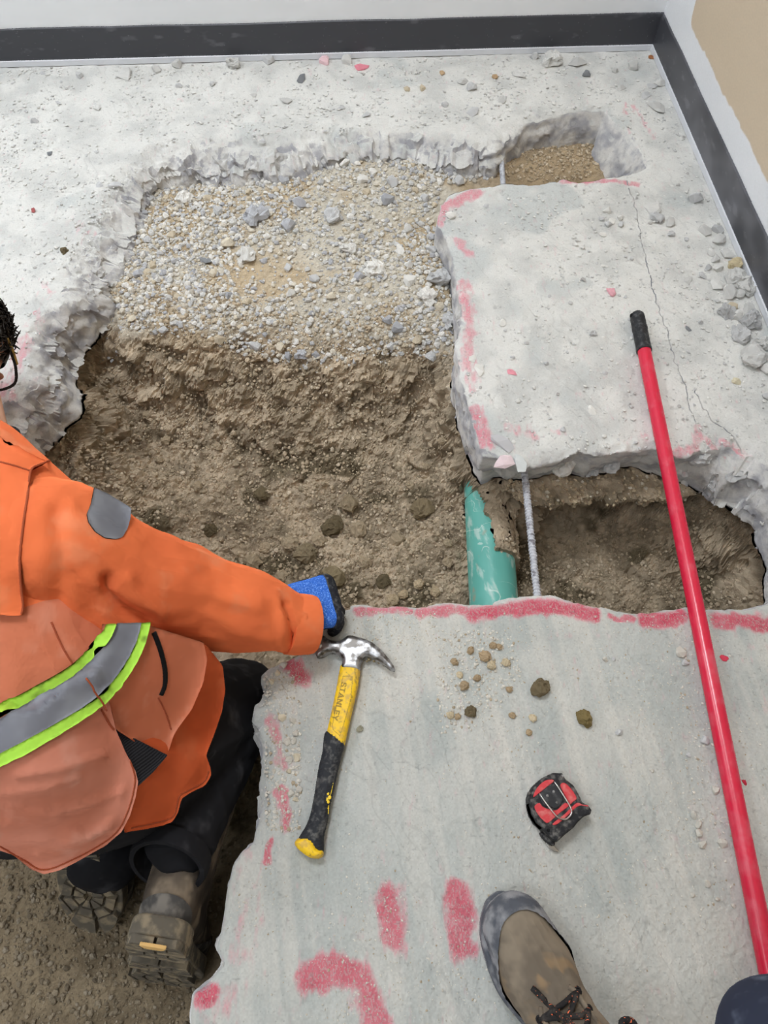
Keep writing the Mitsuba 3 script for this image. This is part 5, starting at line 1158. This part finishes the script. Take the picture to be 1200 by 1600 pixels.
up_ax = JS['nk'] - JS['pv']; up_ax /= np.linalg.norm(up_ax)
cutp, _ = (lambda q_: (q_, 0))(np.array(P(25, 948, .42)))
jk = obj('jacket', cut(torso, cutp, -up_ax), 'm_orange_faded', W, smooth=True)
obj('shoulders', cut(torso, cutp, up_ax), 'm_orange', jk, smooth=True)
slv = obj('sleeve', sleeve, 'm_orange', W, smooth=True)
obj('sleeve', wrinkle(smooth_man(SLEEVELM := SLEEVEL, .010, 8), 11, .012, 63), 'm_orange', W, smooth=True)
def ray_of(px, py):
    u, v = (np.asarray(px, float) - 600) / FOC, (np.asarray(py, float) - 800) / FOC
    r = np.stack([u, CP - v * SP, -SP - v * CP], -1); return r / np.linalg.norm(r, axis=-1, keepdims=True)
def hits(m, px, py):
    """first point of mesh m on the lines of sight, and its normal"""
    r = ray_of(px, py); o = np.tile([0, 0, HC], (len(r), 1)).astype(float)
    loc, ir, it = m.ray.intersects_location(o, r, multiple_hits=False)
    out = np.full((len(r), 3), np.nan); nn = np.full((len(r), 3), np.nan)
    out[ir] = loc; nn[ir] = m.face_normals[it]; return out, nn
def px_mesh(poly, step):
    pg = shapely.Polygon(poly).buffer(0)
    rg = resample(np.array(pg.exterior.coords)[:-1], step)
    x0, y0, x1, y1 = pg.bounds; gx, gy = np.meshgrid(np.arange(x0, x1, step), np.arange(y0, y1, step))
    g = np.c_[gx.ravel(), gy.ravel()]; g = g[shapely.contains_xy(pg.buffer(-step * .5), g[:, 0], g[:, 1])]
    V = np.vstack([rg, g]); tri = Delaunay(V).simplices; c = V[tri].mean(1); tri = tri[shapely.contains_xy(pg, c[:, 0], c[:, 1])]
    a, b, c = V[tri[:, 0]], V[tri[:, 1]], V[tri[:, 2]]; cr_ = (b - a)[:, 0] * (c - a)[:, 1] - (b - a)[:, 1] * (c - a)[:, 0]
    tri = tri[np.abs(cr_) > 1e-9]; cr_ = cr_[np.abs(cr_) > 1e-9]; tri[cr_ > 0] = tri[cr_ > 0][:, ::-1]
    return V, tri, len(rg)
def thick(v, tri, nr, th):
    """a sheet of cloth th thick, its outer side where v is"""
    t_ = trimesh.Trimesh(v, tri, process=False); n = np.array(t_.vertex_normals); nv = len(v)
    j = np.arange(nr); k = (j + 1) % nr
    f = np.vstack([tri, tri[:, ::-1] + nv, np.stack([j, k, k + nv], 1), np.stack([j, k + nv, j + nv], 1)])
    m = trimesh.Trimesh(np.vstack([v, v - n * th]), f, process=False)
    return m
def decal(poly, m, off, th, step=5):
    """a piece of cloth sewn onto the surface of m"""
    V, tri, nr = px_mesh(poly, step); p, n = hits(m, V[:, 0], V[:, 1])
    ok = ~np.isnan(p[:, 0])
    if not ok.all():
        t = cKDTree(V[ok]); _, i = t.query(V[~ok]); p[~ok], n[~ok] = p[ok][i], n[ok][i]
    o = np.array([0, 0, HC]); r = ray_of(V[:, 0], V[:, 1]); t0 = ((p - o) * r).sum(1); tt_ = t0.copy(); nb = cKDTree(V).query(V, k=13)[1]
    for _ in range(8): tt_ = np.minimum(tt_[nb].mean(1), t0)
    p = o + r * tt_[:, None]
    n = np.array(trimesh.Trimesh(p, tri, process=False).vertex_normals)
    return thick(p + n * off, tri, nr, th)
def sheet(poly, ctrl_, over, gap, th, step=7, seed=1, amp=.004, f=14):
    """a hanging panel of cloth through the given heights, kept clear of the mesh below it"""
    V, tri, nr = px_mesh(poly, step); c = np.array(ctrl_, float)
    z = RBFInterpolator(c[:, :2] / 100, c[:, 2], kernel='thin_plate_spline', smoothing=.001)(V / 100)
    p = np.array([P(a, b, zz) for (a, b), zz in zip(V, z)])
    if over is not None:
        q_, _ = hits(over, V[:, 0], V[:, 1]); o = np.array([0, 0, HC]); r = ray_of(V[:, 0], V[:, 1])
        tq = ((q_ - o) * r).sum(1) - gap; tp = ((p - o) * r).sum(1); tp = np.where(np.isnan(tq), tp, np.minimum(tp, tq))
        ring_t = tp.copy()
        nb = cKDTree(V).query(V, k=9)[1]
        for _ in range(6): ring_t = np.minimum(ring_t[nb].mean(1), np.where(np.isnan(tq), ring_t[nb].mean(1), tq))
        p = o + r * ring_t[:, None]
    n = np.array(trimesh.Trimesh(p, tri, process=False).vertex_normals)
    p = p + n * (nfbm(p, f, 3, seed) * amp)[:, None]
    return thick(p, tri, nr, th)
yoke = decal([(-160, 660), (-20, 668), (10, 690), (50, 712), (76, 722), (66, 728), (50, 738), (46, 770), (40, 810), (36, 850), (34, 880), (36, 920), (38, 950), (35, 962), (14, 962), (-20, 958), (-160, 950)], torso, .010, .005, 6)
obj('back_yoke', wrinkle(yoke, 12, .006, 8), 'm_orange', jk, smooth=True)
# the inner front flap hanging towards the slab, the side panel over it, then the tail
flap = sheet([(236, 985), (322, 1008), (348, 1040), (352, 1078), (347, 1112), (334, 1150), (322, 1180), (329, 1200), (330, 1212), (320, 1228), (298, 1238), (284, 1248), (278, 1270), (270, 1284), (254, 1290), (225, 1296), (197, 1301), (185, 1260), (190, 1190), (200, 1100)],
             [(236, 985, .26), (322, 1010, .18), (350, 1075, .10), (325, 1190, .04), (328, 1212, .03), (282, 1250, .02), (254, 1290, .0), (198, 1300, .03), (200, 1190, .14), (240, 1100, .22), (300, 1130, .10)], cat([trm, torso]), .008, .003, 6, 3, .006)
obj('front_flap', flap, 'm_orange_inner', jk, smooth=True)
lining = sheet([(176, 1136), (262, 1180), (240, 1206), (216, 1228), (208, 1222), (188, 1180)], [(176, 1136, .25), (262, 1180, .15), (215, 1230, .16), (196, 1250, .16), (190, 1180, .21)], cat([flap, torso]), .006, .002, 6, 4, .002)
obj('ribbed_lining', lining, bsdf('m_lining', principled(proc(lambda p, n, uv: mix(lin((20, 20, 24)), lin((44, 44, 48)), smoothstep(.4, .6, .5 + .5 * dr.sin((p.x * .8 - p.y * .6) * 2200)))), .95)), jk, smooth=True)
side_p = sheet([(160, 975), (235, 978), (318, 1004), (324, 1030), (318, 1066), (300, 1108), (278, 1138), (271, 1150), (264, 1172), (256, 1186), (236, 1176), (180, 1139), (170, 1110), (150, 1060)],
               [(160, 980, .335), (235, 978, .30), (318, 1005, .215), (322, 1060, .17), (272, 1150, .16), (256, 1186, .16), (180, 1139, .265), (150, 1060, .33), (220, 1070, .27)], torso, .006, .004, 6, 5, .005)
obj('side_panel', side_p, 'm_orange_faded', jk, smooth=True)
tail = sheet([(-140, 1080), (-60, 1130), (60, 1110), (100, 1075), (150, 1050), (168, 1085), (181, 1140), (196, 1175), (212, 1205), (216, 1222), (212, 1245), (203, 1275), (190, 1300), (165, 1322), (120, 1346), (92, 1360), (68, 1366), (48, 1358), (20, 1336), (0, 1329), (-60, 1325), (-140, 1310)],
             [(-100, 1100, .34), (60, 1110, .36), (150, 1050, .345), (170, 1090, .305), (181, 1140, .27), (214, 1215, .19), (190, 1300, .13), (120, 1346, .14), (68, 1366, .14), (0, 1330, .18), (-140, 1310, .2), (60, 1230, .32), (150, 1200, .28), (-60, 1220, .34)], cat([torso, trm, flap, side_p]), .007, .004, 6, 6, .006)
v = np.array(tail.vertices)
obj('tail_panel', wrinkle(tail, 3, .0, 1, (1, 1, 1), tuple(([(x0, y0), ((x0 + x1) / 2, (y0 + y1) / 2 + 6), (x1, y1)], 7, .004) for x0, y0, x1, y1 in ((0, 1240, 120, 1215), (20, 1275, 150, 1250), (0, 1310, 120, 1300), (30, 1210, 160, 1180), (60, 1330, 170, 1290), (-20, 1290, 90, 1272), (90, 1262, 190, 1236), (20, 1255, 70, 1262), (100, 1315, 180, 1280)))), bsdf('m_orange_pale', bump(principled(orange((206, 134, 112), (192, 118, 94), (212, 154, 136)), .92, specular=.08, sheen=.25), weave, .0011)), jk, smooth=True)
COVER = cat([torso, tail, side_p])
b_up, b_lo = [(-30, 1120), (0, 1101), (40, 1080), (80, 1058), (110, 1040), (135, 1018), (158, 993), (166, 975)], [(-30, 1213), (0, 1198), (40, 1179), (80, 1156), (120, 1131), (160, 1104), (190, 1072), (212, 1040), (228, 1005), (236, 972)]
def inset(a, b, t):
    A, B = resample(a, 12, False), resample(b, 12, False); n_ = min(len(A), len(B)); A, B = resample(A, 1, False), resample(B, 1, False)
    i = np.linspace(0, 1, 24); A = A[(i * (len(A) - 1)).astype(int)]; B = B[(i * (len(B) - 1)).astype(int)]; return A * (1 - t) + B * t
bk = obj('reflective_band', decal(np.vstack([inset(b_up, b_lo, .22), inset(b_up, b_lo, .80)[::-1]]), COVER, .004, .003, 5), 'm_grey_tape', jk, smooth=True)
obj('lime_edge', decal(np.vstack([inset(b_up, b_lo, 0), inset(b_up, b_lo, .24)[::-1]]), COVER, .0075, .005, 5), 'm_lime', bk, smooth=True)
obj('lime_edge', decal(np.vstack([inset(b_up, b_lo, .78), inset(b_up, b_lo, 1.0)[::-1]]), COVER, .0075, .005, 5), 'm_lime', bk, smooth=True)
obj('reflective_patch', decal([(147, 762), (170, 772), (205, 794), (204, 810), (199, 826), (190, 840), (180, 843), (163, 841), (148, 831), (138, 817), (135, 804), (141, 790)], sleeve, .0016, .002, 4), 'm_grey_tape', slv, smooth=True)
def seam(pts, m, name='seam', r=.0013, mat='m_seam', parent=jk, off=.0005):
    w = resample(curve(pts, 6, closed=False), 4, closed=False); p, n = hits(m, w[:, 0], w[:, 1]); ok = ~np.isnan(p[:, 0]); p, n = p[ok], n[ok]
    obj(name, tube(p + n * off, r, 6), mat, parent, smooth=True)
BOTH = cat([torso, sleeve, yoke])
seam([(77, 720), (60, 727), (48, 736), (44, 770), (38, 810), (33, 850), (31, 880), (33, 920), (36, 945), (34, 960)], BOTH, r=.0016)
seam([(0, 722), (20, 727), (47, 736)], BOTH)
seam([(80, 972), (98, 1012), (117, 1043)], cat([torso, side_p]), r=.0012); seam([(158, 1108), (170, 1130), (178, 1140)], cat([tail, side_p]))
seam([(122, 1045), (140, 1075), (160, 1105)], cat([COVER]), r=.0011, off=.0125)
seam([(184, 1146), (200, 1180), (209, 1206), (211, 1222), (206, 1248), (197, 1274), (185, 1297), (163, 1316), (120, 1340), (70, 1359), (40, 1346), (0, 1322)], tail, r=.0010)
seam([(190, 1148), (225, 1166), (254, 1181)], side_p, r=.0010); seam([(247, 1090), (258, 1112), (267, 1140)], side_p, r=.0010)
seam([(240, 988), (250, 1015), (257, 1045), (257, 1070), (251, 1086)], side_p, 'pocket_slit', .0038, 'm_hole', jk, .0)
seam([(326, 1205), (318, 1222), (290, 1237), (279, 1246), (272, 1274), (250, 1284), (205, 1294)], flap, r=.0009)
obj('collar', tube(curve([JS['nk'] + np.array(d) for d in ((.060, .03, .02), (.045, .07, .0), (.0, .09, -.02), (-.06, .07, 0), (-.07, 0, .03), (-.02, -.05, .06), (.04, -.03, .055), (.060, .03, .02))], 5, closed=False), .007, 10), 'm_black_cloth', jk, smooth=True)
# gloves: back of knitted blue, palm and fingers coated black
def glove(wrist, knuckles, thumb_side, palm_n, bend, parent):
    """wrist, centre of the knuckles, direction across the hand towards the thumb, the way the palm faces"""
    f = knuckles - wrist; L = np.linalg.norm(f); f /= L; t = np.array(thumb_side, float); t -= f * (t @ f); t /= np.linalg.norm(t); pn = np.array(palm_n, float); pn -= f * (pn @ f) + t * (pn @ t); pn /= np.linalg.norm(pn)
    back = [hull(*[m3.Manifold.sphere(.0165, 20).translate(list(map(float, wrist + f * a + t * b + pn * c))) for a, b, c in ((-.035, -.022, .0), (-.035, .022, 0), (.012, -.028, .0), (.012, .030, .002), (L, -.034, .003), (L + .004, .034, .0))])]
    fing = []
    for i, (o, ln) in enumerate(((.034, .92), (.012, 1.0), (-.011, .95), (-.033, .78))):
        p0 = wrist + f * (L + (.004 if i < 3 else -.003)) + t * o; d = f.copy(); pts = [p0 - f * .012, p0]
        for seg, ang in zip((.042, .026, .021), bend):
            d = d * math.cos(ang) + pn * math.sin(ang) if seg == .042 else (d * math.cos(ang) + np.cross(t, d) * math.sin(ang) * (1 if np.cross(t, d) @ pn > 0 or True else -1))
            pts.append(pts[-1] + d * seg * ln)
        fing += hull_chain(pts, [.0125, .0120, .0112, .0102, .0092])
    q0 = wrist + f * .018 + t * .030 + pn * .008
    fing += hull_chain([q0 - f * .01, q0 + t * .016 + f * .022 + pn * .016, q0 + t * .020 + f * .046 + pn * .026, q0 + t * .012 + f * .064 + pn * .036], [.015, .014, .0115, .0100])
    m = smooth_man(back + fing, .0035, 6)
    v = np.array(m.vertices); m.vertices = v + np.array(m.vertex_normals) * (nfbm(v, 45, 3, 3) * .003)[:, None]
    k = obj('glove', m, 'm_glove', parent, smooth=True)
    c1 = cut(m, wrist + pn * .0045, pn)                                # palm side
    c2 = cut(cut(m, knuckles - f * .010 + pn * .0045, f * .9 + pn * .5), wrist + pn * .0045, -pn)   # fingers, from the knuckles on
    obj('palm_coating', shell(cat([c1, c2]), .0011), 'm_coating', k, smooth=True)
GW, GK = P(452, 953, .085), P(514, 938, .068)
glove(GW, GK, P(470, 905, .07) - P(500, 985, .07), np.array([.15, -.25, -.95]), (1.15, .35, .35), W)
glove(JS['wrl'] + [0, 0, .0], JS['wrl'] + np.array([.02, .085, -.03]), (1, 0, 0), (0, -.1, -1), (.25, .3, .3), W)
ca = JS['wr'] - JS['el']; ca /= np.linalg.norm(ca)
obj('cuff', align(lathe([(.042, -.030), (.0515, -.030), (.0530, -.014), (.0520, .010), (.0500, .018), (.044, .018), (.042, -.03)], 40), JS['wr'] + ca * .030 + [0, .004, 0], ca + np.array([0, .22, .05])), 'm_orange', slv, smooth=40)

# ------------------------------------------------------------------ labels that single out the alike pieces: counted from a landmark
ONES = 'nearest second third fourth fifth sixth seventh eighth ninth tenth eleventh twelfth thirteenth fourteenth fifteenth sixteenth seventeenth eighteenth nineteenth'.split()
def ordinal(n):
    if n < 19: return ONES[n]
    t, o = divmod(n + 1, 10); w = {2: 'twent', 3: 'thirt', 4: 'fort'}[t]
    return w + 'ieth' if o == 0 else w + 'y-' + ('first' if o == 1 else ONES[o - 1])
def where(k): return np.array(scene[k]['to_world'].matrix, float)[:3, 3]
for group, landmark, text in (('rubble along the right wall', RM(0, 0), 'pale concrete piece {} the corner in the rubble along the right wall'),
                              ('soil lumps in the pit', P(745, 900), 'brown soil lump in the pit, {} the green pipe'),
                              ('chips on the standing block', P(997, 500), 'small pale chip on the standing block, {} the black pole grip'),
                              ('chips on the back floor', RM(0, 0), 'small concrete chip on the back floor, {} the corner of the walls'),
                              ('pebbles beside the red pole', P(1080, 960), 'small pale pebble on the front slab, {} where the pole leaves the trench'),
                              ('soil crumbs right of the hammer', P(560, 1010), 'small tan crumb of soil on the front slab, {} the hammer head'),
                              ('pebbles left of the hammer', P(500, 1000), 'small pale pebble at the broken left slab edge, {} the worker\'s cuff'),
                              ('lumps on the broken back edge of the slab', P(783, 230), 'dusty concrete lump on the broken back edge, {} the far steel bar'),
                              ('rubble under the broken slab edges', P(783, 230), 'grey chunk of broken concrete lying under the slab edge, {} the far steel bar'),
                              ('chunks under the front edge of the standing block', P(825, 750), 'rough chunk under the standing block\'s front edge, {} the near steel bar')):
    ks = sorted((k for k, e in labels.items() if e.get('group') == group), key=lambda k: np.linalg.norm(where(k)[:2] - landmark[:2]))
    for i, k in enumerate(ks): labels[k]['label'] = text.format((ordinal(i) + ' to') if i == 0 else ordinal(i) + ' from')
for k, e in labels.items():
    if e.get('group') == 'LED ceiling panels':
        i = int(k.rpartition('_')[2]) if k[-1].isdigit() else 0
        e['label'] = 'square LED ceiling panel, ' + ('nearest the back wall', 'middle', 'furthest from the back wall')[i // 2] + (', row near the right wall', ', row near the left wall')[i % 2]
